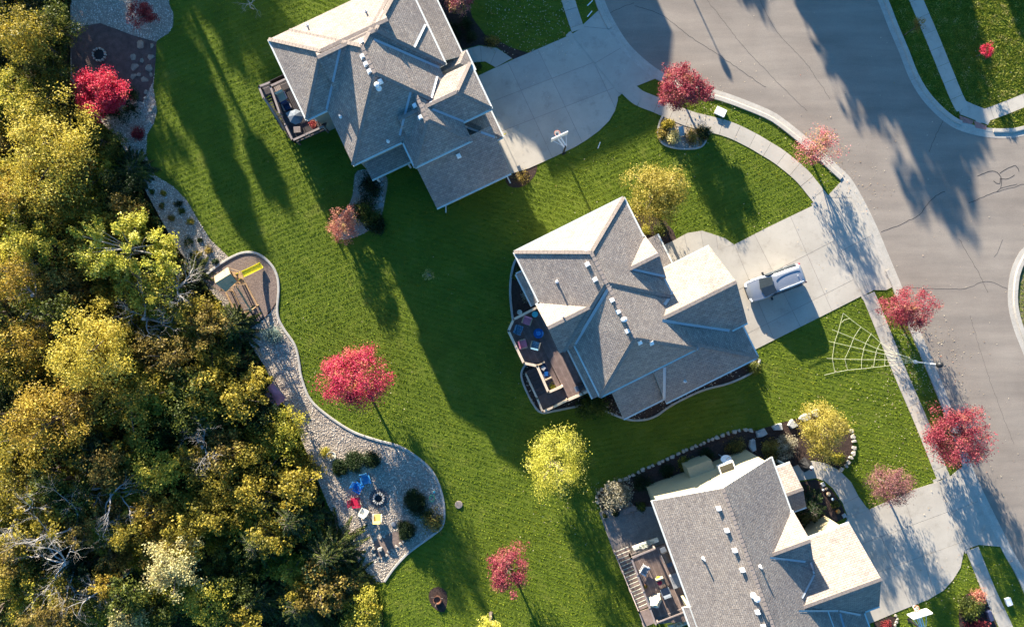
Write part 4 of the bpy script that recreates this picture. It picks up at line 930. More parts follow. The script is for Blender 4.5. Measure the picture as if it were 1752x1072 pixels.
# ------------------------------------------------------------------ shrubs
shrub('leafy green shrub touching the coral shrub behind the top house', 622, 362, 21, L_green, n=1300, leaf=.16, h=.8)
shrub('dark spreading shrub under the eaves of the top house, above the leafy one', 634, 322, 20, L_dkgreen, n=1300, leaf=.13, h=.6, ry=28)
shrub('low fringe of grass-like plants at the right rim of the rear shrub bed', 643, 385, 15, L_dkgreen, n=600, leaf=.18, h=.5)
shrub('small russet plant beside the top house garage corner', 893, 303, 14, L_brown, n=300, leaf=.10, h=.4)
for x, y, r, l in ((798, 40, 11, 'upper of two clipped dark round shrubs by the top walk'), (806, 62, 11, 'lower of two clipped dark round shrubs by the top walk')): shrub(l, x, y, r, L_dkgreen, n=900, leaf=.08, h=1.0, cat='shrub', name='clipped_shrub', twigs=False)
shrub('dark green hedge plants against the top house near the walk', 778, 55, 14, L_dkgreen, n=900, leaf=.1, h=.7, ry=26)
shrub('brownish low plants on the mulch tongue above the top walk', 842, 72, 14, L_brown, n=420, leaf=.11, h=.4, ry=9)
shrub('small round green bush in the grass pocket beside the top walk', 816, 114, 8, L_dkgreen, n=400, leaf=.1, h=.8)
for x, y, r, m, l in ((1143, 213, 9, L_olive, 'olive tuft at the upper left of the kerbside island bed'), (1150, 234, 11, L_tan, 'tan feathery grass clump in the island bed'), (1188, 234, 15, L_brown, 'brown twiggy shrub on the right of the island bed'), (1205, 226, 10, L_dkgreen, 'blue-green low shrub at the right end of the island bed'), (1134, 228, 8, L_brown, 'small purple-brown plant on the left rim of the island bed')):
    shrub(l, x, y, r, m, n=600, leaf=.13, h=.7, finger=.1)
for i, (x, y, r) in enumerate(((581, 801, 12), (604, 790, 16), (635, 787, 14))):
    shrub(('leftmost', 'middle', 'rightmost')[i]+' of three dark boxwoods in a row above the blue chairs', x, y, r, L_dkgreen, n=3800, leaf=.10, h=.9, name='boxwood', group='boxwoods by the fire pit')
shrub('largest round dark boxwood to the right of the fire pit', 710, 860, 18, L_dkgreen, n=5500, leaf=.10, h=.95, name='boxwood', group='boxwoods by the fire pit', ry=20)
shrub('smaller round boxwood below the largest one near the grass border', 694, 908, 15, L_dkgreen, n=4200, leaf=.10, h=.9, name='boxwood', group='boxwoods by the fire pit')
shrub('dry brown grass clump at the right tip of the gravel bed', 738, 890, 17, L_brown, n=700, leaf=.16, h=.5, finger=.2)
shrub('pale blue-green low juniper beside the playset gravel', 466, 573, 15, L_blue, n=1200, leaf=.10, h=.5, finger=.15, ry=11, name='juniper')
shrub('yellow leafy clump above the round planter at the bed margin', 557, 774, 10, L_ylgreen, n=350, leaf=.10, h=.5)
shrub('dark red small shrub on the gravel below the scarlet maple', 235, 229, 11, L_redmul, n=700, leaf=.11, h=.7)
for i, (x, y, r) in enumerate(((244, 280, 9), (259, 328, 5), (279, 330, 5), (276, 352, 5), (304, 348, 7), (311, 361, 6), (325, 379, 6), (293, 372, 6), (342, 411, 4), (322, 414, 8), (336, 436, 8), (356, 428, 7), (368, 447, 6))):
    shrub(('wide', 'small round', 'dark round', 'tight round', 'loose', 'flat', 'mid sized', 'faded brown', 'tiny', 'russet', 'ragged', 'olive', 'sparse')[i]+' plant in the shaded gravel strip, '+('first second third fourth fifth sixth seventh eighth ninth tenth eleventh twelfth thirteenth'.split()[i])+' below the red shrub', x, y, r, (L_dkgreen, L_green, L_olive, L_brown)[i % 4], n=200, leaf=.11, h=.6, name='bed_plant', group='small plants in the north gravel strip', twigs=False)
shrub('dark leafy shrub hiding the corner below the brown deck', 1016, 690, 25, L_green, n=1500, leaf=.18, h=.7, ry=22)
shrub('small green plants below the right corner of the middle house', 1290, 628, 14, L_green, n=500, leaf=.12, h=.6)
shrub('low green ground cover on the left side of the middle house', 885, 470, 8, L_green, n=450, leaf=.10, h=.5, ry=18)
shrub('grey twiggy plant in the dark bed left of the middle house', 901, 508, 9, L_hydr, n=260, leaf=.10, h=.5)
shrub('round yellow-green shrub at the north corner of the middle house', 1105, 394, 8, L_ylgreen, n=500, leaf=.08, h=.9)
shrub('leafy green shrub at the foot of the yellow tree by the entry', 1130, 393, 12, L_green, n=500, leaf=.11, h=.6)
shrub('pale dried hydrangea mound at the left end of the stone-edged bed', 1053, 847, 29, L_hydr, n=2600, leaf=.14, h=.65, ry=19, name='hydrangea')
shrub('left of two dark dried hydrangeas inside the boulder curve', 1322, 768, 16, L_brown, n=1500, leaf=.12, h=.7, name='hydrangea')
shrub('right and larger of two speckled hydrangeas inside the boulder curve', 1343, 766, 18, L_hydr, n=1600, leaf=.11, h=.9, name='hydrangea', ry=22)
for i, (x, y, r) in enumerate(((1258, 764, 16), (1208, 778, 13), (1172, 792, 12), (1140, 806, 12), (1100, 826, 16))):
    shrub(('rust tipped', 'green', 'thin', 'low', 'widest dark')[i]+' shrub along the north wall of the bottom house, '+('first', 'second', 'third', 'fourth', 'fifth')[i]+' from the boulders', x, y, r, (L_brown, L_dkgreen, L_olive, L_dkgreen, L_dkgreen)[i], n=700, leaf=.12, h=.6, group='shrubs under the north wall')
shrub('green hosta-like plant on the paver patio by the wall', 1097, 866, 8, L_green, n=260, leaf=.16, h=.5)
conifer('slender dark spruce in the pumpkin bed before the bottom house', 1385, 872, 3.4, 36, L_dkgreen, 31)
shrub('leafy green and red plants among the pumpkins', 1430, 862, 7, L_green, n=260, leaf=.12, h=.5)
shrub('yellow plants at the foot of the olive tree beside the walk', 1434, 784, 12, L_ylgreen, n=420, leaf=.12, h=.5)
shrub('round green and yellow shrub in the bottom right corner bed', 1663, 1040, 19, L_green, n=1700, leaf=.13, h=.9)
shrub('red and yellow flowering shrub behind the round green one at bottom right', 1674, 1022, 13, L_coral, n=800, leaf=.11, h=.7)
shrub('crimson low plants at the bottom edge of the corner bed', 1672, 1070, 18, L_redmul, n=700, leaf=.12, h=.5, ry=9)
shrub('dark red plant in the bed beside the lower basketball hoop', 1517, 1070, 9, L_redmul, n=300, leaf=.12, h=.6)
shrub('ochre potted plants in the corner by the bottom deck railing', 1172, 1056, 8, L_orange, n=300, leaf=.12, h=.7)

# ------------------------------------------------------------------ the wood
WG = 'trees of the wood along the left side'
A = 'leafy_tree'
wood = [
 (A, 42, 60, 4, 62, L_olive, 'olive green tree in the extreme top left corner'), (A, 20, 150, 3.5, 42, L_ylgreen, 'yellow-green tree at the left edge above the great yellow crown'),
 (A, 92, 45, 3, 40, L_green, 'dark green tree just left of the dirt patio'), (A, 90, 120, 2, 42, L_green, 'green thicket tree left of the scarlet maple'),
 (A, 92, 252, 4.2, 100, L_yellow, 'biggest bright yellow crown in the upper part of the wood'), (A, 15, 330, 3, 46, L_orange, 'ochre tree at the left edge just below the great yellow crown'),
 (A, 110, 352, 2, 62, L_olive, 'dim olive tree in the hollow below the great yellow crown'), (A, 205, 330, 1.2, 44, L_dkgreen, 'dark evergreen thicket bordering the gravel strip'),
 (A, 150, 430, 1.5, 62, L_olive, 'olive tree to the left of the spiky yellow crown'), (A, 50, 415, 3, 46, L_ylgreen, 'yellow-green tree near the left edge, level with the spiky yellow crown'),
 (A, 30, 478, 3, 44, L_orange, 'orange-brown tree at the left edge, above the second yellow giant'), (A, 110, 495, 1.5, 50, L_brown, 'russet tree in a dark gap between the two yellow giants'),
 (A, 255, 505, 2.6, 55, L_ylgreen, 'greenish tree with grey twigs below the spiky yellow crown'), (A, 325, 540, 2, 50, L_olive, 'olive-gold tree left of the swing frame'),
 (A, 158, 598, 4.5, 90, L_yellow, 'wide yellow-green giant in the middle of the wood'), (A, 28, 590, 2.5, 50, L_orange, 'scattered orange tree at the left edge, level with the yellow-green giant'),
 (A, 290, 610, 2.6, 48, L_brown, 'russet and gold tree right of the yellow-green giant'), (A, 362, 610, 1.5, 50, L_olive, 'olive tree at the wood edge, left of the leaning pink panel'),
 (A, 80, 722, 3.8, 80, L_orange, 'golden orange tree at the left edge in the middle height'), (A, 220, 690, 2.8, 62, L_olive, 'olive tree under the yellow-green giant'),
 (A, 345, 700, 1.6, 58, L_green, 'green tree between the russet tree and the gravel'), (A, 437, 645, 1.4, 30, L_yellow, 'small yellow tree above the leaning pink panel'),
 (A, 488, 728, 1.6, 38, L_ylgreen, 'yellow-green tree at the gravel edge below the leaning pink panel'), (A, 430, 770, 1.5, 55, L_olive, 'dark olive tree left of the round planter'),
 (A, 275, 800, 2.5, 50, L_ylgreen, 'lime green tree in the lower wood'), (A, 180, 800, 2, 52, L_brown, 'brown tree above the bare grey trees'),
 (A, 370, 830, 1.5, 55, L_olive, 'gold dotted dark tree in the lower wood, right of the lime green one'), (A, 40, 820, 2, 52, L_olive, 'dim olive tree at the left edge above the bare grey trees'),
 (A, 270, 872, 1.5, 46, L_orange, 'ochre tree above the pale cream crown'), (A, 295, 968, 3.6, 56, L_tan, 'pale cream-yellow round crown in the lower wood'),
 (A, 182, 1000, 2.2, 28, L_orange, 'little orange tree left of the pale cream crown'), (A, 100, 940, 0, 60, L_dkgreen, 'dark tree beneath the bare grey branches'),
 (A, 360, 1035, 2.4, 50, L_ylgreen, 'yellow-green tree at the bottom edge right of the cream crown'), (A, 90, 1055, 2, 55, L_brown, 'brown tree in the bottom left corner'),
 (A, 225, 1062, 2.6, 42, L_tan, 'tan tree at the bottom edge below the little orange one'), (A, 15, 985, 1.5, 46, L_olive, 'olive tree at the left edge near the bottom'),
 (A, 440, 700, 1, 42, L_dkgreen, 'dark tree behind the leaning pink panel'), (A, 510, 800, .6, 40, L_olive, 'olive tree leaning over the gravel beside the planter'),
 (A, 620, 1045, 1.6, 50, L_ylgreen, 'green-gold tree at the bottom edge where the gravel ends'), (A, 200, 175, 0.4, 40, L_dkgreen, 'dark low tree behind the scarlet maple'),
 (A, 175, 240, 1.5, 36, L_green, 'dark green tree between scarlet maple and the great yellow crown'), (A, 150, 1030, 1, 40, L_green, 'green tree at the bottom edge between brown and tan trees')]
for i, (nm, x, y, zc, r, m, lab) in enumerate(wood):
    tree(nm, lab, x, y, zc, r, m, WG, n=int(1.3*r*r)+1000, leaf=.175 if r > 45 else .16, nc=int(r*1.1)+12, sig=.30 if m is not L_yellow else .26, ht=.75, seed=i*17+3, shell=.25, nlimb=7, ry=r*random.uniform(.82, 1.0), finger=.3 if m in (L_orange, L_green) else .1, up=.5)
tree('honeylocust_tree', 'spiky bright yellow crown at the wood edge above the playset', 212, 425, 3.4, 84, L_lemon, WG, n=11000, leaf=.20, nc=70, sig=.17, finger=.55, ht=.5, ry=46, seed=5, nlimb=20, bark=M_barkg, shell=.6, up=.6)
for i, (x, y, zt, r, m, lab) in enumerate(((500, 890, 3.6, 50, L_spruce, 'dark spruce at the wood edge level with the fire pit'), (560, 950, 3.4, 48, L_spruce, 'sunlit green spruce overhanging the lower gravel'), (440, 930, 3.4, 56, L_spruce, 'broad dark spruce left of the sunlit one'), (455, 860, 2.4, 46, L_spruce, 'shaded spruce above the broad dark one'), (510, 1035, 3, 52, L_spruce, 'spruce at the bottom edge left of the green-gold tree'), (395, 560, 1.6, 34, L_spruce, 'small spruce at the wood edge beside the swing frame'), (225, 290, .6, 30, L_spruce, 'low evergreen at the gravel strip beside the great yellow crown'), (395, 620, 1.4, 40, L_spruce, 'evergreen left of the small yellow tree'), (430, 1030, 2.2, 44, L_spruce, 'spruce at the bottom edge right of the yellow-green tree'), (330, 470, .2, 40, L_spruce, 'dark evergreen beside the roof of the playset'), (90, 170, 1.4, 36, L_spruce, 'evergreen at the left of the scarlet maple'), (600, 1000, 2, 30, L_spruce, 'small spruce at the lower end of the gravel'))):
    conifer(lab, x, y, zt+.4, r*1.45, m, 40+i, WG, leaf=.30, dens=1.0)
for i, (x, y, zc, sz, lab, ln) in enumerate(((120, 905, 2.6, 3.2, 'large leafless grey tree in the lower left wood', (.2, .4, .6)), (30, 870, 2.4, 2.4, 'leafless grey tree at the left edge beside the large one', (0, 0, .6)), (110, 965, 2.6, 3.0, 'leaning leafless grey tree near the bottom left', (-.8, -.5, .5)), (190, 845, 2, 2.2, 'smaller leafless tree right of the large grey one', (.5, 0, .6)), (245, 545, 2.8, 2.2, 'leafless pale crown between spiky yellow crown and yellow-green giant', (.2, .3, .6)), (345, 765, 2, 1.8, 'thin leafless tree in the green part of the wood', (0, 0, .8)), (55, 505, 2.4, 2, 'leafless twigs at the left edge near the orange-brown tree', (0, 0, .7)), (170, 1010, 2, 1.5, 'little leafless tree beside the little orange tree', (0, 0, .7)), (300, 490, 2.6, 1.8, 'grey twiggy tree at the wood edge left of the playset', (.3, 0, .6)))):
    bare_tree(lab, x, y, zc, sz, 70+i, lean=ln, group=WG)
cen = [(w[1], w[2], w[4]) for w in wood]; rf = random.Random(4); protos = []; used_l = set()
refs = [(w[1], w[2], next((w[6].split(t)[0] for t in (' in the', ' at the', ' above', ' below', ' left', ' right', ' to the', ' near', ' with', ' under', ' behind', ' beneath', ' bordering', ' beside', ' between', ' leaning', ',', ' just') if t in w[6]), w[6]), w[6]) for w in wood]
for gy in range(-10, 1090, 46):
    for gx in range(-10, 640, 48):
        x, y = gx+rf.uniform(-18, 18), gy+rf.uniform(-18, 18); w_ = P2(x, y)
        if forest_depth(np.array([w_[0]]), np.array([w_[1]]))[0] < 1.3: continue
        if min(math.hypot(x-a, y-b)/r for a, b, r in cen) < .66: continue
        m, cn = rf.choice([(L_olive, 'gold-olive'), (L_green, 'mid green'), (L_ylgreen, 'yellowish'), (L_olive, 'gold-olive'), (L_dkgreen, 'dark green'), (L_ylgreen, 'yellowish'), (L_olive, 'gold-olive'), (L_brown, 'brownish')]); key = (m.name, rf.randint(0, 1))
        lab = None
        for rx_, ry_, rn_, full in sorted(refs, key=lambda q_: math.hypot(q_[0]-x, q_[1]-y))[:6]:
            dxx, dyy = x-rx_, y-ry_; dr = ('right of' if dxx > 0 else 'left of') if abs(dxx) > abs(dyy) else ('below' if dyy > 0 else 'above')
            c_l = 'small '+cn+' tree '+dr+' the '+full.split(',')[0]
            if len(c_l.split()) <= 16 and c_l not in used_l: lab = c_l; break
        if lab is None: continue
        used_l.add(lab); p_ = [q_ for q_ in protos if q_[0] == key]; zc_ = rf.uniform(-.2, 1.4)
        if not p_:
            t_ = tree('understorey_tree', lab, x, y, zc_, 34, m, 'small trees between the big crowns', n=2600, leaf=.2, nc=38, sig=.36, ht=.8, seed=900+len(protos), shell=.2); protos.append((key, t_)); continue
        t0_ = p_[0][1]; c_ = t0_.copy(); COL.objects.link(c_); c_['label'] = lab; g2 = P2(x, y, zc_); c_.location = (g2[0], g2[1], zc_-2.4+rf.uniform(-.5, .3)); c_.rotation_euler = (0, 0, rf.uniform(0, 6)); sc_ = rf.uniform(.85, 1.25); c_.scale = (sc_, sc_, sc_)
        for ch in t0_.children:
            d_ = ch.copy(); COL.objects.link(d_); d_.parent = c_
# understorey that reads as one mass
def understorey(n, leaf, mat, name, lab, zlo, zhi, seed):
    r = np.random.default_rng(seed); X = r.uniform(-47, -9, n*2); Y = r.uniform(-30, 30, n*2); d = forest_depth(X, Y); k = d > .1
    X, Y, d = X[k][:n], Y[k][:n], d[k][:n]
    lump = np.sin(X*1.3+np.sin(Y*.9)*2)*np.sin(Y*1.1+np.sin(X*.7)*2)
    Z = ground_z(X, Y)+.1+np.maximum(0, lump)*zhi*r.uniform(.5, 1, len(X))*np.minimum(1, .4+d*.4)+r.uniform(0, zlo, len(X))
    C = np.stack([X, Y, Z], 1); o = r.normal(0, .5, C.shape)
    ob = link(name, cards_mesh(leaf_cards(C, o, leaf, up=.9, r=r), mat, name)); tagp(ob, lab, 'undergrowth', None, 'stuff')
understorey(75000, .28, L_green, 'undergrowth', 'tangled dark green undergrowth on the floor of the wood', .6, 2.6, 3)
understorey(26000, .24, L_brown, 'undergrowth', 'russet dead leaves and brush between the trees of the wood', .6, 2.0, 9)

# ------------------------------------------------------------------ neighbours just outside the photo whose shade falls into it
OG = 'trees beyond the top edge of the photo'
def outside(lab, cx, cy, zc, rm, h, m, seed, n=6000, leaf=.34, nc=80, ry=1.0):
    # (cx, cy): where the middle of the crown's shade falls on the lawn
    gx, gy = cx-zc*33.2, cy-zc*71.1; k = 1-zc/CH
    tree('leafy_tree', lab+', outside the photo', 876+(gx-876)/k, 536+(gy-536)/k, zc, rm*20/k, m, OG, n=n, leaf=leaf, nc=nc, sig=.34, ht=h, ry=rm*20*ry/k, seed=seed, base_z=0, shell=.2)
ordn = ('first', 'second', 'third', 'fourth', 'fifth', 'sixth', 'seventh', 'eighth (shade filler)', 'ninth')
for i, a in enumerate(((258, -10, 8, 3.2, 1.0, L_olive), (450, 35, 7.2, 3.0, 1.0, L_green), (395, 320, 9, 1.5, 1.3, L_ylgreen), (190, 60, 5, 3.4, .9, L_green), (330, 150, 7, 2.2, 1.1, L_olive), (70, 40, 6, 4, .8, L_olive), (455, 290, 9, .9, 1.2, L_orange), (345, -50, 8, 2.5, 1.1, L_olive))):  # last tree added only to darken the shade on the lawn
    outside('tall tree north of the back lawn, '+ordn[i]+' of its group', *a, 300+i)
for i, (x, y, zc, r, ry, m, h) in enumerate(((1270, -512, 7.0, 128, 100, L_green, 1.0), (1225, -470, 6.0, 80, 76, L_green, 1.1), (1330, -500, 6.2, 80, 76, L_olive, 1.1), (1057, -527, 5.4, 54, 50, L_olive, 1.0), (1468, -331, 4.6, 46, 42, L_orange, 1.1), (1600, -330, 4.4, 40, 40, L_ylgreen, 1.1))):  # second and third trees added to fill gaps in the road shade
    k = 1-zc/CH; tree('leafy_tree', 'street side tree beyond the top edge, '+('first', 'second', 'third', 'fourth', 'fifth', 'sixth')[i]+' over the road, outside the photo', 876+(x-876)/k, 536+(y-536)/k, zc, r, m, OG, n=20000 if i == 0 else 7500, leaf=.70 if i < 3 else .34, nc=420 if i == 0 else 120, sig=.30, ht=h*(1.25 if i == 0 else 1), ry=ry, seed=400+i, base_z=0, shell=.15)

# ------------------------------------------------------------------ grass as blades
def mow(px, py):
    ang = np.where(px < 620+.2*(py-500), math.radians(21), np.where(px < 1000, math.radians(-17), np.where(py < 430, math.radians(23), math.radians(-13))))
    ang = np.where((px < 620) & (py > 560), math.radians(-20), ang); return np.where((px > 1000) & (px < 1300) & (py > 600), math.radians(10), ang)
def grass():
    r = np.random.default_rng(11); n = 960000; X = r.uniform(-45, 45, n); Y = r.uniform(-28.5, 28.5, n); k = np.ones(n, bool)
    k &= ~inpoly(X, Y, street)
    for p in HARD: k &= ~inpoly(X, Y, p)
    X, Y = X[k], Y[k]; PX = X*20+876; PY = 536-Y*20; AG = mow(PX, PY); SS = -np.sin(AG)*X+np.cos(AG)*Y
    bd = (np.abs(((SS/.46) % 1)-.5) < .20) & ~((PX > 1500) & (PY < 240)) & (r.uniform(0, 1, len(X)) < .78); X, Y = X[~bd], Y[~bd]; n = len(X); px = X*20+876; py = 536-Y*20
    # mowing passes: direction differs from garden to garden
    ang = mow(px, py)
    rough = (px > 1500) & (py < 240)
    s = -np.sin(ang)*X+np.cos(ang)*Y; stripe = np.sin(s*2*PI/.46); lean = np.sign(stripe)*.25
    lean = np.where(rough, 0, lean)
    th = np.where(rough, r.uniform(0, 2*PI, n), ang+PI/2+r.normal(0, .9, n)); line = (np.abs(((s/.46) % 1)-.5) < .13) & (~rough)
    h = r.uniform(.045, .085, n)*np.where(rough, 1.4, 1)*np.where(line, .3, 1); w = r.uniform(.022, .038, n)*np.where(rough, 1.2, 1)*np.where(rough, 1.4, 1)
    dx = np.cos(th)*(lean+r.normal(0, .35, n))*h*1.2; dy = np.sin(th)*(lean+r.normal(0, .35, n))*h*1.2
    t2 = r.uniform(0, 2*PI, n); bx, by = np.cos(t2)*w, np.sin(t2)*w
    z0 = np.zeros(n); V = np.stack([np.stack([X-bx, Y-by, z0], 1), np.stack([X+bx, Y+by, z0], 1), np.stack([X+dx, Y+dy, h], 1)], 1)
    V = V.reshape(-1, 3); F = np.arange(len(V)).reshape(-1, 3)
    me = npmesh('grass', V, F, M_grass, 3); o = link('grass', me); tagp(o, 'short mown green lawn grass with fine mowing lines', 'grass', None, 'stuff')
def grass_mat():
    m, nt, out = new_mat('grass_blades'); g = N(nt, 'ShaderNodeNewGeometry')
    def no(s, d=4, r=.6):
        q = N(nt, 'ShaderNodeTexNoise'); q.inputs['Scale'].default_value = s; q.inputs['Detail'].default_value = d; q.inputs['Roughness'].default_value = r
        nt.links.new(g.outputs['Position'], q.inputs['Vector']); return q.outputs[0]
    c = ramp(nt, g.outputs['Random Per Island'], [(0, (.14, .20, .011)), (.5, (.21, .285, .014)), (.9, (.28, .34, .022)), (1, (.40, .40, .07))])
    c = mixc(nt, .8, c, ramp(nt, no(.22, 5, .7), [(.32, (.78, .88, .8)), (.5, (1, 1, 1)), (.68, (1.35, 1.12, 1.1))]), 'MULTIPLY')
    # tired yellowish patches
    sep = N(nt, 'ShaderNodeSeparateXYZ'); nt.links.new(g.outputs['Position'], sep.inputs[0])
    pm = ramp(nt, no(.5, 6, .75), [(.58, (0, 0, 0)), (.75, (1, 1, 1))])
    c = mixc(nt, pm, c, (.26, .25, .06))
    # rough, drier lot north-east
    vd = N(nt, 'ShaderNodeVectorMath', operation='DISTANCE'); nt.links.new(g.outputs['Position'], vd.inputs[0]); vd.inputs[1].default_value = (48, 30, 0)
    rr = ramp(nt, vd.outputs['Value'], [(0, (1, 1, 1)), (1, (0, 0, 0))])
    mr = N(nt, 'ShaderNodeMapRange'); nt.links.new(vd.outputs['Value'], mr.inputs[0]); mr.inputs[1].default_value = 17; mr.inputs[2].default_value = 23; mr.inputs[3].default_value = .95; mr.inputs[4].default_value = 0
    dry = ramp(nt, no(1.3, 6, .75), [(.38, (.13, .18, .015)), (.52, (.28, .30, .04)), (.66, (.50, .43, .20))])
    c = mixc(nt, mr.outputs[0], c, dry)
    b = N(nt, 'ShaderNodeBsdfPrincipled'); b.inputs['Roughness'].default_value = .6; b.inputs['Specular IOR Level'].default_value = .2; nt.links.new(c, b.inputs['Base Color'])
    t = N(nt, 'ShaderNodeBsdfTranslucent'); nt.links.new(c, t.inputs[0]); mx = N(nt, 'ShaderNodeMixShader'); mx.inputs[0].default_value = .25
    nt.links.new(b.outputs[0], mx.inputs[1]); nt.links.new(t.outputs[0], mx.inputs[2]); nt.links.new(mx.outputs[0], out.inputs[0]); return m
M_grass = grass_mat()

# fallen leaves
def fallen():
    r = np.random.default_rng(5); L = []
    def blob(cx, cy, s, n): L.append(np.stack([r.normal(cx, s, n), r.normal(cy, s, n)], 1))
    blob(1560, 590, 38, 260); blob(1600, 600, 30, 130); blob(1440, 290, 30, 90); blob(1480, 330, 30, 60); blob(1600, 690, 45, 160); blob(1640, 780, 50, 120); blob(1200, 190, 30, 120); blob(1500, 700, 60, 90); blob(1560, 640, 25, 160); blob(760, 300, 200, 50); blob(1640, 1000, 50, 120); blob(600, 660, 50, 60); blob(500, 640, 40, 60); blob(950, 850, 50, 60)
    L.append(np.stack([r.uniform(1250, 1752, 240), r.uniform(0, 1072, 240)], 1)); L.append(np.stack([r.uniform(830, 980, 420), r.uniform(-10, 95, 420)], 1)); L.append(np.stack([r.uniform(860, 1420, 120), r.uniform(100, 700, 120)], 1))
    p = np.concatenate(L); C = np.stack([(p[:, 0]-876)/20, (536-p[:, 1])/20, np.full(len(p), .09)], 1)
    C[:, 2] = np.where(inpoly(C[:, 0], C[:, 1], street), .035, .10)
    V = leaf_cards(C, np.zeros_like(C), .095, up=2.2, rnd=.45, aspect=.8, r=r)
    o = link('fallen_leaves', cards_mesh(V, L_fall, 'fallen_leaves')); tagp(o, 'small pale fallen leaves scattered over road, verge and lawns', 'leaves', None, 'stuff')
L_fall = leafmat('fallen_leaf', (.30, .20, .12), (.50, .40, .27), (.66, .58, .45), (.5, .2, .12), big=2)


# ------------------------------------------------------------------ decks
def deck(name, label, poly, z, ang, bw, mats, post_pts, step_w=.02):
    """boards run along direction ang; every board is a part"""
    root = thing(name, label, 'deck'); pl = [P2(x, y, z) for x, y in poly]; HARD.append(pl)
    d = (math.cos(ang), math.sin(ang)); nn = (-d[1], d[0]); pr = [p[0]*nn[0]+p[1]*nn[1] for p in pl]; t = min(pr); i = 0
    while t < max(pr):
        q = clip_half(pl, nn[0], nn[1], t+bw-.012); q = clip_half(q, -nn[0], -nn[1], -(t+.003)) if len(q) > 2 else q
        if len(q) > 2 and abs(area2(q)) > .02: MB().prism(q, z-.04, z+rng.uniform(-.003, .003), bottom=True).build('deck_board', mats[i % len(mats)], root)
        t += bw; i += 1
    MB().prism(pl, z-.3, z-.045, bottom=True).build('deck_frame', M_bark, root)
    for x, y in post_pts:
        p = P2(x, y, z); MB().box((p[0], p[1], (z-.3)/2), (.15, .15, z-.3)).build('support_post', M_bark, root)
    return root
def railing(root, pts, z, mat, h=.95, cap=.16, zs=None, bal=True, name='railing', balmat=None):
    P3 = [P(x, y, (zs[i] if zs else z)+h) for i, (x, y) in enumerate(pts)]
    r = MB()
    for a, b in zip(P3[:-1], P3[1:]): r.bar(a, b, cap, .06)
    ro = r.build(name, mat, root)
    for a, b in zip(P3[:-1], P3[1:]): MB().bar((a[0], a[1], a[2]-h*.85), (b[0], b[1], b[2]-h*.85), .05, .05).build('lower_rail', mat, ro)
    for a, b in zip(P3[:-1], P3[1:]):
        L = math.dist(a[:2], b[:2]); n = max(1, round(L/1.6))
        for i in range(n+1):
            t = i/n; x, y, zz = [a[k]+(b[k]-a[k])*t for k in range(3)]; MB().box((x, y, zz-h/2+.02), (.12, .12, h+.08)).build('railing_post', mat, ro)
        if bal:
            m = MB(); k = int(L/.13)
            for i in range(1, k):
                t = i/k; x, y, zz = [a[q]+(b[q]-a[q])*t for q in range(3)]; m.box((x, y, zz-h*.45), (.03, .03, h*.85))
            if m.v: o = m.build('balusters', balmat or M_dark, ro); o['kind'] = 'stuff'
    return ro
def stairs(root, a0, a1, b0, b1, z0, z1, n, mat, nose=None):
    """treads between edge lines a0-a1 (start) and b0-b1 (end); plan points"""
    A0, A1, B0, B1 = [np.array(P2(*q, zz)) for q, zz in ((a0, z0), (a1, z0), (b0, z1), (b1, z1))]
    for i in range(n):
        t0, t1 = i/n, (i+1)/n; z = z0+(z1-z0)*(i+.5)/n; g = .004
        p = [A0+(B0-A0)*(t0+g), A1+(B1-A1)*(t0+g), A1+(B1-A1)*(t1-g*.2), A0+(B0-A0)*(t1-g*.2)]
        MB().prism([tuple(q) for q in p], z-.05, z, bottom=True).build('stair_tread', mat[i % len(mat)], root)
        if nose: MB().bar((*(A0+(B0-A0)*t0), z-.01), (*(A1+(B1-A1)*t0), z-.01), .05, .04).build('stair_nosing', nose, root)
    for s, e in ((A0, B0), (A1, B1)):
        MB().bar((*s, z0-.15), (*e, z1-.15), .05, .28).build('stair_stringer', M_bark, root)
R = math.radians
Z1 = 2.6
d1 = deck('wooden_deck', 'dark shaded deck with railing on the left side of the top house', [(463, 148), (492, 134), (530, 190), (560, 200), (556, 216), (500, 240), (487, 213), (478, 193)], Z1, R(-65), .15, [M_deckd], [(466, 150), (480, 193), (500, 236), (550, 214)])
railing(d1, [(491, 134), (462.4, 147.4), (478.3, 193)], Z1, M_rail1); railing(d1, [(487.4, 212.7), (500.5, 240.1), (553, 216.5)], Z1, M_rail1)
for a_, b_ in (((463, 148), (492, 134)), ((463, 148), (478, 193)), ((487, 213), (500, 240)), ((500, 240), (556, 216))):
    MB().bar(P(*a_, (Z1-.3)/2), P(*b_, (Z1-.3)/2), .04, Z1-.3).build('shade_skirt', M_deckd, d1)  # unseen skirt, added to stop sunlight passing beneath the deck
land1 = [(444, 148), (461, 141), (467, 160), (452, 168)]
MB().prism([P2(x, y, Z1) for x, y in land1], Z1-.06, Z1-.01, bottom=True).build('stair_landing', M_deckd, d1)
railing(d1, [(461, 141.5), (443, 148), (451, 168)], Z1, M_rail1)
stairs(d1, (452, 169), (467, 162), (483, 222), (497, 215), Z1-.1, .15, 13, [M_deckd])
railing(d1, [(452, 168), (487, 222)], Z1, M_rail1, zs=[Z1, .1], bal=False, name='stair_railing')
Z2 = 2.6
d2 = deck('wooden_deck', 'brown board deck with cream railing and patio furniture beside the middle house', [(917, 527), (879, 546.5), (870, 566), (896.5, 620.5), (919, 625.5), (939, 671), (962, 661), (971, 683.5), (1012, 665), (1030, 650), (1030, 560), (970, 540), (940, 515)], Z2, R(-63.5), .15, [M_deck2, M_deck2b, M_deck2], [(874, 564), (896, 618), (936, 668), (972, 680), (1005, 664)])
railing(d2, [(917, 526.5), (878.6, 546.2), (869.8, 565.8), (896.2, 620.7), (918.8, 625.5), (938.3, 670.5), (962, 660.5)], Z2, M_rail2, cap=.2, balmat=M_rail2)
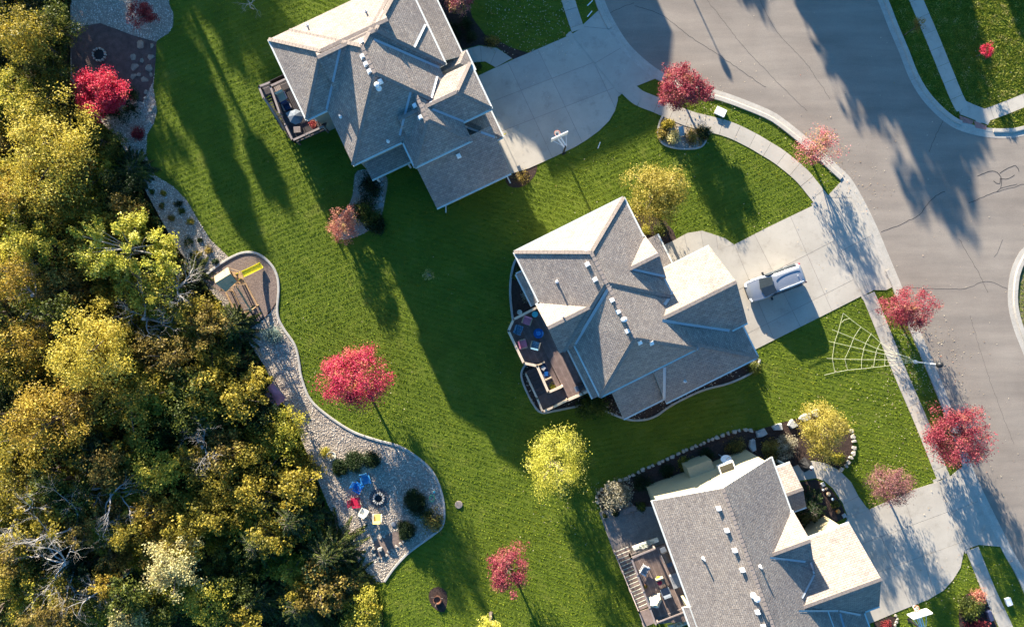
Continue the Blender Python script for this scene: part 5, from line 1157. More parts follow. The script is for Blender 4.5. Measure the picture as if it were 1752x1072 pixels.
railing(d2, [(970.7, 684.5), (997, 673), (1010, 667)], Z2, M_rail2, cap=.2, balmat=M_rail2)
MB().prism([P2(x, y, 1.3) for x, y in ((918, 679), (938, 669), (948, 692), (929, 703))], 1.24, 1.3, bottom=True).build('stair_landing', M_deck2, d2)
stairs(d2, (966, 664), (974, 683), (937, 675), (946, 696), Z2-.2, 1.35, 7, [M_deck2])
stairs(d2, (919, 679), (937, 670), (899, 636), (917, 628), 1.2, .1, 7, [M_deck2])
railing(d2, [(900, 640), (919, 681), (928.5, 704), (947, 696), (971, 684)], 0, M_rail2, zs=[.1, 1.3, 1.3, 1.3, Z2], cap=.16, name='stair_railing', balmat=M_rail2)
Z3 = 2.6
d3 = deck('wooden_deck', 'taupe board deck with long sunlit stair beside the bottom house', [(1081, 954), (1122, 936), (1150, 926), (1200, 1060), (1122, 1067), (1119, 1060)], Z3, R(-68), .15, [M_deck3, M_deck3b, M_deck3], [(1083, 957), (1104, 1010), (1122, 1062), (1160, 1050)])
railing(d3, [(1122, 1067), (1080, 954), (1120, 938)], Z3, M_rail1, cap=.14)
railing(d3, [(1125, 1064), (1172, 1046)], Z3, M_rail1, cap=.1)
stairs(d3, (1051, 944), (1076, 934), (1093, 1045), (1109, 1038), .12, Z3-.15, 16, [M_deck3, M_deck3b], M_cream)
MB().prism([P2(x, y, Z3) for x, y in ((1093, 1046), (1110, 1040), (1120, 1065), (1103, 1072))], Z3-.06, Z3, bottom=True).build('stair_landing', M_deck3b, d3)
railing(d3, [(1052, 946), (1093, 1046), (1103, 1073)], 0, M_rail1, zs=[.1, Z3, Z3], cap=.07, name='stair_railing')
# paver patio by the bottom house
drive('paver_patio', [(1025, 876), (1078, 857), (1086, 866), (1117, 866), (1148, 924), (1122, 936), (1082, 952), (1050, 945)], [((1020+i*7.5*1.0, 880+i*0), (1052+i*7.5, 968)) for i in range(1, 13)]+[((1010, 884+i*9), (1130, 838+i*9)) for i in range(1, 12)], .03, M_paver, 'paver')
# ------------------------------------------------------------------ garden and deck furniture
def at(px, py, z): return P(px, py, z)
def armchair(label, px, py, z, rz, seatm, framem=None, group=None, w=.62):
    t = thing('armchair', label, 'chair', at(px, py, z), rz, group); f = framem or seatm
    MB().box((0, 0, .36), (w, w, .14)).build('seat', seatm, t); b = MB(); b.box((0, w*.48, .62), (w, .13, .55), tilt=(0, .5)); b.build('backrest', seatm, t)
    for s in (-1, 1): MB().box((s*w*.56, 0, .5), (.09, w, .08)).build('armrest', f, t)
    for sx in (-1, 1):
        for sy in (-1, 1): MB().box((sx*w*.54, sy*w*.42, .24), (.05, .05, .48)).build('leg', f, t)
    return t
def adirondack(label, px, py, z, rz, m, group=None):
    t = thing('adirondack_chair', label, 'chair', at(px, py, z), rz, group)
    for i in range(5): MB().box((0, -.28+i*.13, .38-i*.03), (.56, .115, .025)).build('seat_slat', m, t)
    for i in range(5):
        x = (i-2)*.115; MB().bar((x*.85, .30, .25), (x*1.15, .62, 1.0-abs(i-2)*.05), .10, .022, up=(0, 1, .3)).build('back_slat', m, t)
    for s in (-1, 1):
        MB().box((s*.36, -.02, .56), (.14, .72, .03)).build('armrest', m, t); MB().box((s*.34, -.32, .28), (.05, .08, .55)).build('leg', m, t); MB().bar((s*.32, -.3, .36), (s*.30, .5, .05), .04, .1).build('leg', m, t)
    return t
M_blue = simple('blue_plastic', (.02, .18, .50), .5, var=.1); M_blue2 = simple('light_blue_plastic', (.06, .27, .50), .5, var=.1); M_redp = simple('red_plastic', (.42, .015, .05), .5, var=.1)
M_cream = simple('cream_plastic', (.62, .60, .50), .5, var=.08); M_pink = simple('pink_cushion', (.62, .20, .26), .8, var=.15, scale=14); M_pat = simple('blue_patterned_fabric', (.10, .20, .28), .8, var=.7, scale=16)
M_teal = simple('teal_paint', (.08, .50, .58), .4, var=.05); M_dblue = simple('deep_blue_glaze', (.01, .07, .24), .25, var=.3, scale=10); M_greyc = simple('grey_cushion', (.30, .30, .31), .8, var=.15, scale=12)
M_navy = simple('navy_cushion', (.03, .04, .09), .8, var=.3, scale=10); M_tanc = simple('tan_wicker', (.42, .33, .22), .8, var=.2, scale=14); M_straw = simple('striped_cream_cushion', (.66, .54, .38), .8, var=.2, scale=18)
M_umb = simple('grey_umbrella_canvas', (.12, .14, .17), .8, var=.1); M_terra = simple('terracotta', (.38, .14, .09), .8, var=.2); M_black = simple('black_glaze', (.015, .016, .02), .3, var=.1)
adirondack('blue plastic garden chair left of the fire pit, nearer to the wood', 614.5, 832, 0, R(60), M_blue, 'plastic chairs by the fire pit')
adirondack('lighter blue plastic chair above the fire pit under the boxwoods', 627, 819, 0, R(15), M_blue2, 'plastic chairs by the fire pit')
adirondack('red plastic garden chair beside the fire pit', 610.5, 857.5, 0, R(95), M_redp, 'plastic chairs by the fire pit')
armchair('cream square armchair below the red chair', 624, 874, 0, R(150), M_cream, M_cream, w=.58)
armchair('cream chair with yellow seat and tall back casting a long shadow', 647, 884, 0, R(180), simple('yellow_seat', (.62, .46, .14), .6, var=.25, scale=12), M_cream, w=.62)
def ringstone(name, label, px, py, r, n, mat_grey, z=.0, h=.3, inner=True, rw=.24):
    t = thing(name, label, 'fire pit', at(px, py, z))
    for i in range(n):
        a = 2*PI*i/n; stone(t, 'stone', r*math.cos(a), r*math.sin(a), 0, 2*PI*r/n*.95, rw, h*rng.uniform(.9, 1.1), a+PI/2, mat_grey)
    MB().lathe((0, 0, 0), [(r-.03, .13), (r*.6, .14), (.001, .16)], 20).build('ash_bed', M_black, t); return t
fp = ringstone('fire_pit', 'round stone fire pit with dark paver surround between the plastic chairs', 648.5, 851.5, .42, 14, True)
for k, (r, n) in enumerate(((.60, 18), (.76, 22))):
    for i in range(n):
        a = 2*PI*i/n+k*.1; stone(fp, 'paver', r*math.cos(a), r*math.sin(a), .03, 2*PI*r/n*.98, .165, .07, a+PI/2, 2)
ringstone('fire_pit', 'small pale stone fire ring on the dirt patio at the top left', 171, 94.5, .52, 13, False, h=.25, rw=.2)
sr = thing('stone_edging', 'crooked row of small white stones round the dirt patch under the boxwood', 'stone edging')
for x, y in ((637, 940), (637.5, 932), (638, 925), (641, 948), (648, 953), (655, 953), (661, 949), (665, 943), (671, 939), (678, 934), (685, 929), (690, 926), (641, 919), (650, 919), (657, 917)):
    p = P2(x, y); stone(sr, 'stone', p[0], p[1], 0, .32, .22, .12, rng.uniform(0, 3))
for x, y, s, l in ((641, 936, .34, 'white rock on the left of the dirt patch near the fire pit'), (651, 938, .5, 'pale lumpy rock in the middle of the dirt patch')):
    t = thing('rock', l, 'rock', at(x, y, .03)); stone(t, 'rock_face', 0, 0, 0, s, s*.8, .3, .4)
lid = thing('metal_lid', 'round grey lid lying on the sunny gravel below the yellow seat', 'lid', at(674, 896.5, .03)); MB().lathe((0, 0, 0), [(.22, 0), (.24, .04), (.16, .07), (.001, .08)], 20).build('lid_plate', M_umb, lid)
def pot(label, px, py, z, r, h, m, plant=None, name='plant_pot', pr=1.0, cat='pot'):
    t = thing(name, label, cat, at(px, py, z)); MB().lathe((0, 0, 0), [(r*.7, 0), (r, h), (r*.85, h), (r*.8, h*.85), (.001, h*.82)], 18).build('rim', m, t)
    if plant:
        p, o, c = crown_points(260, (r*pr, r*pr, r*.8), 12, r*.3, int(px), shell=.3); p[:, 2] = np.abs(p[:, 2])+h
        link('foliage', cards_mesh(leaf_cards(p, o, .09, r=rng), plant, 'foliage'), t)
    return t
pot('round pale stone planter ring on the gravel near the wood edge', 568, 779, 0, .42, .35, M_cream, L_brown, pr=.7)
pot('round planter pot at the deck corner beside the middle house', 889, 534, 0, .22, .35, M_cream)
pot('small round mossy pot on the paver patio of the bottom house', 1034.5, 881.5, .03, .24, .35, M_stone, L_green, pr=.9)
pot('large black urn on the paver patio beside the bench', 1052.5, 874, .03, .34, .55, M_black, L_dkgreen, pr=.6)
pot('small dark pot on the left part of the taupe deck', 1104, 1001, Z3, .13, .25, M_terra, L_brown)
pot('reddish potted plant on the dark deck near the house wall', 537, 214, Z1, .3, .35, M_terra, L_redmul, pr=1.7)
pot('yellow flowers in a pot inside the railing corner of the brown deck', 945, 660, Z2, .2, .3, M_terra, L_lemon, pr=1.9)
tl = thing('round_table', 'small round teal table in the top corner of the brown deck', 'table', at(915, 537.4, Z2)); MB().lathe((0, 0, 0), [(.03, 0), (.03, .5), (.24, .5), (.25, .53), (.001, .53)], 20).build('table_top', M_teal, tl)
tb = thing('fire_table', 'round deep blue mosaic table in the middle of the brown deck chairs', 'table', at(921, 569.7, Z2)); MB().lathe((0, 0, 0), [(.3, 0), (.28, .42), (.42, .46), (.42, .5), (.001, .5)], 26).build('table_top', M_dblue, tb); MB().lathe((0, 0, .5), [(.2, 0), (.17, .05), (.001, .03)], 20).build('bowl', M_blue, tb)
armchair('pink armchair nearest the teal table on the brown deck', 901.5, 548.5, Z2, R(-20), M_pink, M_tanc, 'armchairs round the blue table')
armchair('pink armchair at the left railing on the brown deck', 894.5, 588, Z2, R(105), M_pink, M_tanc, 'armchairs round the blue table')
armchair('blue patterned armchair at the upper left railing on the brown deck', 887, 564, Z2, R(70), M_pat, M_pat, 'armchairs round the blue table')
armchair('blue patterned armchair with tan back below the blue table', 915.5, 590, Z2, R(165), M_pat, M_tanc, 'armchairs round the blue table')
so = thing('patio_sofa', 'dark cushioned wicker loveseat along the railing of the brown deck', 'sofa', at(931, 634, Z2), R(25))
MB().box((0, 0, .3), (.62, 1.25, .25)).build('seat', M_navy, so); MB().box((-.32, 0, .55), (.12, 1.35, .5)).build('backrest', M_tanc, so)
for s in (-1, 1): MB().box((0, s*.68, .45), (.66, .11, .35)).build('armrest', M_tanc, so)
MB().box((.02, .28, .48), (.32, .34, .12), .5).build('cushion', M_greyc, so); MB().box((.05, -.25, .48), (.3, .36, .12), -.4).build('cushion', M_dblue, so)
def grill(label, px, py, z, rz, long=1.3):
    g = thing('gas_grill', label, 'grill', at(px, py, z), rz); MB().box((0, 0, .45), (long*.55, .55, .8)).build('cabinet', M_dark, g)
    m = MB(); n = 8; vs = []
    for i in range(n+1):
        a = PI*i/n; vs += [(-long*.27, math.cos(a)*.28, .85+math.sin(a)*.25), (long*.27, math.cos(a)*.28, .85+math.sin(a)*.25)]
    m.add(vs, [(2*i, 2*i+1, 2*i+3, 2*i+2) for i in range(n)]+[tuple(range(0, 2*n+2, 2)), tuple(range(2*n+1, 0, -2))]); m.build('hood', M_dark, g)
    for s in (-1, 1): MB().box((s*long*.4, 0, .85), (long*.24, .45, .04)).build('side_shelf', M_umb, g)
    MB().tube([(-long*.2, -.34, .98), (long*.2, -.34, .98)], .02, 6).build('handle', M_greyc, g); return g
grill('black grill with blue-grey side shelf in the sunny corner of the brown deck', 995, 659, Z2, R(25))
grill('black grill with light side shelf in the shade beside the bottom house wall', 1137, 947, Z3, R(-65), 1.6)
# deck of the top house
t = thing('patio_table', 'low brown table at the upper end of the dark deck', 'table', at(476, 154.5, Z1), R(25)); MB().box((0, 0, .45), (.7, .38, .04)).build('table_top', M_rail1, t)
for sx in (-1, 1):
    for sy in (-1, 1): MB().box((sx*.3, sy*.15, .22), (.04, .04, .44)).build('leg', M_bark, t)
armchair('striped cream cushioned lounge chair on the dark deck', 484.5, 168, Z1, R(25), M_straw, M_navy, w=.66)
armchair('dark wicker chair between striped chair and grey ottoman on the dark deck', 493, 184, Z1, R(25), M_navy, M_rail1, w=.55)
ot = thing('ottoman', 'square grey cushioned ottoman on the dark deck', 'ottoman', at(498, 197.5, Z1), R(30)); MB().box((0, 0, .22), (.5, .5, .36)).build('cushion', M_greyc, ot); MB().box((0, 0, .04), (.46, .46, .08)).build('base', M_dark, ot)
um = thing('patio_umbrella', 'half folded grey patio umbrella over the lower end of the dark deck', 'umbrella', at(515, 208, Z1)); MB().tube([(0, 0, 0), (0, 0, 2.1)], .025, 8).build('pole', M_greyc, um)
MB().lathe((0, 0, 0), [(.62, 1.62), (.60, 1.66), (.3, 1.92), (.001, 2.08)], 8).build('canopy', M_umb, um); m = MB()
for i in range(8): m.bar((0, 0, 2.06), (.6*math.cos(i*PI/4), .6*math.sin(i*PI/4), 1.64), .02, .02)
m.build('ribs', M_navy, um)
t = thing('patio_table', 'small slatted table under the grey umbrella', 'table', at(511, 224, Z1), R(5))
for i in range(5): MB().box((0, -.2+i*.1, .5), (.55, .08, .03)).build('table_slat', M_rail1, t)
for sx in (-1, 1): MB().box((sx*.24, 0, .25), (.04, .4, .5)).build('leg', M_rail1, t)
# deck of the bottom house
armchair('white-backed deck chair with grey seat at the upper left of the taupe deck', 1101.5, 972, Z3, R(60), M_greyc, M_white, w=.6)
wc = armchair('deck chair holding a yellow ball and a crimson cushion', 1128, 991, Z3, R(20), M_tanc, M_deckd, w=.62)
for (x, y, r, mm, nm, lb) in ((1126, 988, .17, M_yel, 'cushion', 'round yellow cushion on the chair of the taupe deck'), (1128.5, 996, .2, M_redp, 'cushion', 'round crimson cushion on the chair of the taupe deck')):
    c = thing(nm, lb, 'cushion', at(x, y, Z3+.46)); MB().lathe((0, 0, 0), [(r*.5, -.02), (r, .06), (r*.8, .14), (.001, .17)], 14).build('cover', mm, c)
armchair('dark grey chair in the middle of the taupe deck', 1137, 1009, Z3, R(200), M_umb, M_umb, w=.6)
cv = thing('covered_chair', 'chair draped in a cream cloth cover on the taupe deck', 'chair', at(1119.5, 1026, Z3), R(35)); m = MB(); r_ = np.random.default_rng(3); n = 16; vs = []
for k, (rr, z) in enumerate(((.62, .02), (.52, .35), (.45, .7), (.22, .92), (.05, .97))):
    for i in range(n):
        a = 2*PI*i/n; q = rr*(1+.14*math.sin(a*4+k)+.07*math.sin(a*7))*(1 if abs(math.sin(2*a)) < .6 else 1.1); vs.append((q*math.cos(a), q*.75*math.sin(a), z+(.12*math.sin(a*3) if k > 1 else 0)))
m.add(vs, [(k*n+i, k*n+(i+1) % n, (k+1)*n+(i+1) % n, (k+1)*n+i) for k in range(4) for i in range(n)]+[tuple(4*n+i for i in range(n))]); m.build('cloth', simple('cream_cloth', (.62, .56, .44), .85, var=.12, scale=5), cv)
bn = thing('patio_bench', 'slatted grey bench against the wall of the taupe deck', 'bench', at(1154, 991, Z3), R(20))
for i in range(6): MB().box((-.3+i*.12, 0, .42), (.10, 1.1, .03)).build('bench_slat', M_greyc, bn)
for sx in (-1, 1): MB().box((0, sx*.5, .2), (.6, .06, .4)).build('leg', M_greyc, bn)
bn = thing('patio_bench', 'low sunlit wooden bench on the paver patio', 'bench', at(1076, 870, .03), R(20))
for i in range(3): MB().box((0, -.14+i*.14, .42), (1.1, .12, .03)).build('bench_slat', M_deck3b, bn)
for sx in (-1, 1): MB().box((sx*.5, 0, .2), (.06, .38, .4)).build('leg', M_deck3, bn)
pb = thing('flower_box', 'row of white flowers in a pale planter box along the deck edge', 'planter', at(1104, 929, Z3-.1), R(20)); MB().box((0, 0, .15), (2.2, .3, .3)).build('box', M_cream, pb)
p, o, c = crown_points(700, (1.0, .16, .16), 30, .08, 8, shell=.2); p[:, 2] = np.abs(p[:, 2])+.3; fo_ = link('flowers', cards_mesh(leaf_cards(p, o, .09, r=rng), island_mat('white_flowers', [(0, (.12, .18, .05)), (.35, (.5, .5, .42)), (1, (.85, .85, .78))], .2), 'flowers'), pb); fo_['kind'] = 'stuff'
pb = thing('planter_box', 'pale long planter with ochre balls at the bottom railing corner', 'planter', at(1158, 1066, 1.2), R(20)); MB().box((0, 0, .2), (1.6, .4, .4)).build('box', M_cream, pb)
for i in range(3): MB().lathe((-.3+i*.35, 0, .45), [(.02, -.1), (.15, 0), (.11, .12), (.001, .16)], 12).build('ball', M_straw, pb)

# ------------------------------------------------------------------ playset
ps = thing('playset', 'wooden climbing tower with pitched roof, yellow slide and swing frame', 'playset', (0, 0, 0))
def Q(x, y, z): return P(x, y, z)
rz_ = R(33)
M_cl = simple('playset_roof_boards', (.36, .28, .16), .7, var=.15, scale=5)
lit = [Q(366.5, 472.5, 3.0), Q(390, 456.5, 3.0)]; rid = [Q(368, 484, 3.55), Q(394, 468, 3.55)]; low = [Q(386, 499, 2.9), Q(405.5, 481, 2.9)]
for (a, b, c, d) in ((lit[0], lit[1], rid[0], rid[1]), (rid[0], rid[1], low[0], low[1])):
    for i in range(5):
        t0, t1 = i/5+.01, (i+1)/5; f = lambda p, q_, t: tuple(p[k]+(q_[k]-p[k])*t for k in range(3)); v = [f(a, c, t0), f(b, d, t0), f(b, d, t1), f(a, c, t1)]
        vs = v+[(x, y, z-.03) for x, y, z in v]; MB().add(vs, [(0, 1, 2, 3), (7, 6, 5, 4), (0, 4, 5, 1), (1, 5, 6, 2), (2, 6, 7, 3), (3, 7, 4, 0)]) 
        m = MB(); m.add(vs, [(0, 1, 2, 3), (7, 6, 5, 4), (0, 4, 5, 1), (1, 5, 6, 2), (2, 6, 7, 3), (3, 7, 4, 0)]); m.build('roof_board', M_cl, ps)
tw = [(375, 477), (395, 465), (408, 484), (388, 497)]
for x, y in tw: a = P2(x, y, 1.5); MB().box((a[0], a[1], 1.55), (.1, .1, 3.1), rz_).build('tower_post', M_wood, ps)
for i in range(6):
    f = i/6; a = np.array(P2(*tw[0], 1.5)); b = np.array(P2(*tw[1], 1.5)); c = np.array(P2(*tw[2], 1.5)); d = np.array(P2(*tw[3], 1.5))
    MB().prism([tuple(a+(d-a)*f), tuple(b+(c-b)*f), tuple(b+(c-b)*(f+.155)), tuple(a+(d-a)*(f+.155))], 1.46, 1.5, bottom=True).build('floor_board', M_wood, ps)
bal = [(391, 457), (412, 463), (419, 480), (421, 487), (411, 483), (404, 478)]
MB().prism([P2(x, y, 1.5) for x, y in ((393, 464), (412, 466), (419, 483), (408, 486))], 1.44, 1.5, bottom=True).build('balcony_floor', M_wood, ps)
for a, b in (((391, 458), (413, 465)), ((413, 465), (420, 484)), ((388, 499), (408, 487)), ((408, 487), (420, 486))):
    for zz in (1.75, 2.05, 2.35): MB().bar(Q(*a, zz), Q(*b, zz), .05, .08).build('rail_board', M_wood, ps)
sl_ = [Q(406, 474, 1.5), Q(418, 468, 1.15), Q(432, 461.5, .55), Q(444, 455.5, .22), Q(448, 453.5, .2)]
m = MB(); D = Vector(sl_[-1])-Vector(sl_[0]); nn = Vector((-D.y, D.x, 0)).normalized(); vs = []
for p in sl_:
    p = Vector(p)
    for o_, h_ in ((-.28, .16), (-.25, .16), (-.22, 0), (.22, 0), (.25, .16), (.28, .16)): vs.append(p+nn*o_+Vector((0, 0, h_)))
m.add(vs, [(6*i+j, 6*i+j+1, 6*i+7+j, 6*i+6+j) for i in range(4) for j in range(5)]); m.build('slide', M_yel, ps)
m = MB(); m.bar(Q(399.5, 494, 2.5), Q(421, 483, 2.5), .12, .12)
ends = [((401, 497), (414, 530)), ((422, 486), (441, 524))]
MB().bar(Q(405, 490, 2.45), Q(430, 532, 2.45), .12, .14).build('swing_beam', M_wood, ps)
for a, b in (((397, 494), (414, 531)), ((420, 484), (442, 525))):
    MB().bar(Q(*a, .15), Q(*b, .15), .1, .1).build('ground_beam', M_wood, ps)
for x, y in ((412, 535), (442, 522)): MB().bar(Q(x, y, 0), Q(430, 531, 2.45), .1, .1).build('swing_leg', M_wood, ps)
MB().bar(Q(412, 534, .6), Q(441, 523, .6), .08, .1).build('cross_beam', M_wood, ps)
for t in (.3, .55, .8):
    x, y = 405+25*t, 490+42*t; sw = MB().box((*P2(x, y, .5), .5), (.45, .16, .04), R(-60)).build('swing_seat', M_white if t > .7 else M_black, ps)
    for s in (-1, 1): a = P2(x+s*3.2, y-s*0+s*5, .5); MB().tube([(a[0], a[1], .5), (a[0], a[1], 2.4)], .012, 4).build('chain', M_greyc, sw)
# leaning pink panel
pn = thing('cornhole_board', 'faded pink board leaning at the wood edge above the yellow-green tree', 'board', (0, 0, 0))
v = [Q(466, 654, 1.0), Q(490, 680, .75), Q(473, 697, .1), Q(451, 671, .3)]; vs = v+[(x, y, z-.05) for x, y, z in v]
m = MB(); m.add(vs, [(0, 1, 2, 3), (7, 6, 5, 4), (0, 4, 5, 1), (1, 5, 6, 2), (2, 6, 7, 3), (3, 7, 4, 0)]); m.build('panel', simple('faded_pink_paint', (.66, .26, .32), .6, var=.5, scale=1.6), pn)
for a, b in ((v[0], v[1]), (v[0], v[3]), (v[2], v[3])): MB().bar(a, b, .07, .07).build('frame', M_rail1, pn)
for p in (v[0], v[1]): MB().bar(p, (p[0], p[1], -.1), .05, .05).build('leg', M_rail1, pn)
# ------------------------------------------------------------------ minivan
def minivan():
    cx, cy = P2(1326, 484, 1.0); x0 = P2(1282, 503, 1.0); x1 = P2(1373, 470, 1.2); rz = R(20.5)
    t = thing('minivan', 'silver minivan parked on the driveway of the middle house', 'minivan', (cx, cy, .045), rz)
    # body stations along x (rear +, front -): (x, half width low, half width belt, z low, z belt, z top, half width top)
    S = [(-2.45, .55, .60, .42, .62, .66, .30), (-2.36, .80, .84, .30, .70, .78, .60), (-2.05, .93, .93, .26, .82, .92, .74), (-1.55, .97, .96, .24, .94, 1.04, .80), (-1.05, .98, .97, .24, 1.02, 1.12, .84),
         (-.35, .98, .975, .24, 1.06, 1.62, .74), (.3, .98, .98, .24, 1.08, 1.72, .73), (1.1, .98, .98, .24, 1.10, 1.74, .73), (1.9, .97, .97, .26, 1.10, 1.72, .71), (2.28, .93, .92, .32, 1.08, 1.66, .67), (2.45, .84, .84, .42, .95, 1.30, .66), (2.50, .70, .72, .50, .80, .98, .55)]
    vs = []; rows = []
    for x, wl_, wb, zl, zb, zt, wt in S:
        ring = [(-wl_, zl), (-wb, (zl+zb)/2), (-wb, zb), (-(wb*.45+wt*.55), zb+(zt-zb)*.62), (-wt, zt-.05), (-wt*.55, zt), (0, zt+.015), (wt*.55, zt), (wt, zt-.05), (wb*.45+wt*.55, zb+(zt-zb)*.62), (wb, zb), (wb, (zl+zb)/2), (wl_, zl)]
        rows.append(len(vs)); vs += [(x, y, z) for y, z in ring]
    K = 13; fs = [(rows[i]+j, rows[i]+(j+1) % K, rows[i+1]+(j+1) % K, rows[i+1]+j) for i in range(len(S)-1) for j in range(K)]
    fs += [tuple(range(K-1, -1, -1)), tuple(rows[-1]+j for j in range(K))]
    paint = simple('silver_car_paint', (.33, .35, .39), .33, metal=.55, var=.02); m = MB(); m.add(vs, fs); body = m.build('body', paint, t, smooth=True)
    md = body.modifiers.new('sub', 'SUBSURF'); md.levels = 2; md.render_levels = 2
    gl = M_glass
    def pane(nm, pts): q = MB(); q.add(pts, [tuple(range(len(pts)))] if len(pts) < 5 else [(0, 1, 4, 5), (1, 2, 3, 4)]); return q.build(nm, gl, t)
    pane('windshield', [(-1.22, -.80, 1.16), (-1.42, 0, 1.18), (-1.22, .80, 1.16), (-.30, .68, 1.70), (-.40, 0, 1.74), (-.30, -.68, 1.70)])
    for s in (-1, 1):
        for a, b in ((-.85, .05), (.1, 1.0), (1.05, 2.0)):
            ax = a+.35 if a < 0 else a
            pane('side_window', [(a, s*1.0, 1.14), (b, s*1.0, 1.16), (b, s*.87, 1.58), (ax, s*.87, 1.56)])
        MB().bar((-.1, s*.62, 1.80), (2.05, s*.60, 1.79), .05, .05).build('roof_rail', M_white, t)
        mr = MB().box((-.75, s*1.12, 1.12), (.14, .24, .17)).build('side_mirror', M_dark, t)
        q = MB(); q.lathe((0, 0, 0), [(.02, -.02), (.17, -.02), (.17, .02)], 8); MB().box((-2.28, s*.66, .72), (.22, .3, .12), s*-.35).build('headlight', M_white, t)
        MB().box((2.40, s*.82, 1.05), (.08, .12, .4)).build('tail_light', M_redp, t)
        for wx in (-1.5, 1.5):
            w = MB(); n = 20
            vv = [(wx+math.cos(2*PI*i/n)*r, s*y, .33+math.sin(2*PI*i/n)*r) for r, y in ((.33, .74), (.33, .95), (.2, .965)) for i in range(n)]
            w.add(vv, [(k*n+i, k*n+(i+1) % n, (k+1)*n+(i+1) % n, (k+1)*n+i) for k in range(2) for i in range(n)]); tyre = w.build('tyre', M_dark, t)
            w = MB(); w.add([(wx+math.cos(2*PI*i/n)*.2, s*.967, .33+math.sin(2*PI*i/n)*.2) for i in range(n)], [tuple(range(n))]); w.build('rim', M_greyc, tyre)
    MB().box((-2.43, 0, .52), (.08, 1.1, .16)).build('grille', M_dark, t); MB().box((1.75, 0, 1.79), (.07, .05, .05)).build('antenna', M_white, t)
    MB().bar((-1.2, -.5, 1.16), (-.85, .05, 1.40), .025, .02).build('wiper', M_dark, t); MB().bar((-1.2, .2, 1.18), (-.85, .6, 1.36), .025, .02).build('wiper', M_dark, t)
minivan()
# ------------------------------------------------------------------ basketball hoops, lamp, bits
def hoop(label, base, board, rz, bw=1.4, style=0):
    b = P2(*base); t = thing('basketball_hoop', label, 'basketball hoop', (b[0], b[1], 0)); bx, by, _ = P(*board, 3.3); bx -= b[0]; by -= b[1]
    MB().bar((0, 0, -.1), (0, 0, 2.6), .13, .13).build('pole', M_dark, t); dx, dy = math.cos(rz), math.sin(rz); n = Vector((-dy, dx, 0))
    for s in (-1, 1):
        for z in (2.5, 2.9): MB().bar((dx*s*.09, dy*s*.09, z-.3), (bx+dx*s*.12-n.x*.08, by+dy*s*.12-n.y*.08, z+.2), .06, .06).build('support_arm', M_white, t)
        MB().bar((dx*s*.1, dy*s*.1, 2.6), (bx+dx*s*bw*.42-n.x*.05, by+dy*s*bw*.42-n.y*.05, 3.1), .035, .035).build('brace', M_white, t)
    bo = MB().box((bx, by, 3.35), (bw, .05, .95), rz).build('backboard', M_white if style == 0 else simple('clear_board', (.22, .25, .28), .2), t)
    f = MB()
    for z in (2.87, 3.83): f.box((bx, by, z), (bw+.08, .09, .07), rz)
    for s in (-1, 1): f.box((bx+dx*s*bw/2, by+dy*s*bw/2, 3.35), (.08, .09, 1.0), rz)
    f.build('frame', M_white, bo); c = Vector((bx, by, 3.05))+n*.36; k = 20
    MB().tube([c+Vector((math.cos(2*PI*i/k)*.23, math.sin(2*PI*i/k)*.23, 0)) for i in range(k+1)], .014, 6).build('rim', simple('orange_rim', (.6, .16, .06), .5), t)
    nt_ = MB()
    for i in range(12):
        a = 2*PI*i/12; a2 = a+.5; nt_.tube([c+Vector((math.cos(a)*.22, math.sin(a)*.22, 0)), c+Vector((math.cos(a2)*.13, math.sin(a2)*.13, -.4))], .009, 3); a2 = a-.5; nt_.tube([c+Vector((math.cos(a)*.22, math.sin(a)*.22, 0)), c+Vector((math.cos(a2)*.13, math.sin(a2)*.13, -.4))], .009, 3)
    nt_.build('net', M_white, t); MB().box((0, 0, .02), (.35, .35, .05), rz).build('base_plate', M_dark, t)
hoop('white basketball hoop at the edge of the shaded top driveway', (964, 261), (957, 233.5), R(25))
hoop('basketball hoop with dark clear board on the lawn below the bottom driveway', (1556, 1060), (1573, 1049), R(17), 1.6, 1)
def lamp(label, bx, by, h=4.1):
    b = P2(bx, by); t = thing('street_lamp', label, 'street lamp', (b[0], b[1], 0)); MB().lathe((0, 0, 0), [(.16, 0), (.16, .25), (.07, .4), (.045, h-.3), (.06, h-.28)], 12).build('pole', M_white, t)
    MB().lathe((0, 0, h-.3), [(.05, 0), (.2, .08), (.27, .28), (.24, .46), (.12, .58), (.001, .62)], 16).build('globe', M_dark, t)
lamp('street lamp with black globe head at the foot of the rope spider web', 1564.5, 618.5)
lamp('street lamp beyond the top edge whose thin shadow crosses the road, outside the photo', 1096, -196, 4.4)
wb = thing('spider_web', 'giant rope spider web decoration stretched low over the lawn from the lamp', 'decoration'); M_rope = simple('pale_rope', (.62, .62, .42), .8, var=.1)
def zz(p): return (1314+p[0]/4, 536+p[1]/4)
rad = [[(515, -2), (560, 35), (635, 92), (705, 140), (770, 200), (860, 262), (1000, 322)], [(440, 110), (500, 135), (575, 165), (665, 203), (745, 240), (830, 265), (950, 293), (1000, 322)], [(415, 190), (465, 202), (565, 225), (655, 246), (740, 267), (800, 280), (1000, 325)], [(400, 307), (440, 308), (525, 312), (640, 315), (730, 315), (800, 316), (1000, 327)], [(385, 421), (458, 403), (545, 386), (640, 378), (722, 368), (797, 360), (870, 352), (1000, 330)]]
def hgt(x): return .08+max(0, (x-780)/220)**1.5*.9
for r_ in rad: MB().tube([P(*zz(p), hgt(p[0])) for p in r_], .013, 5).build('rope_strand', M_rope, wb)
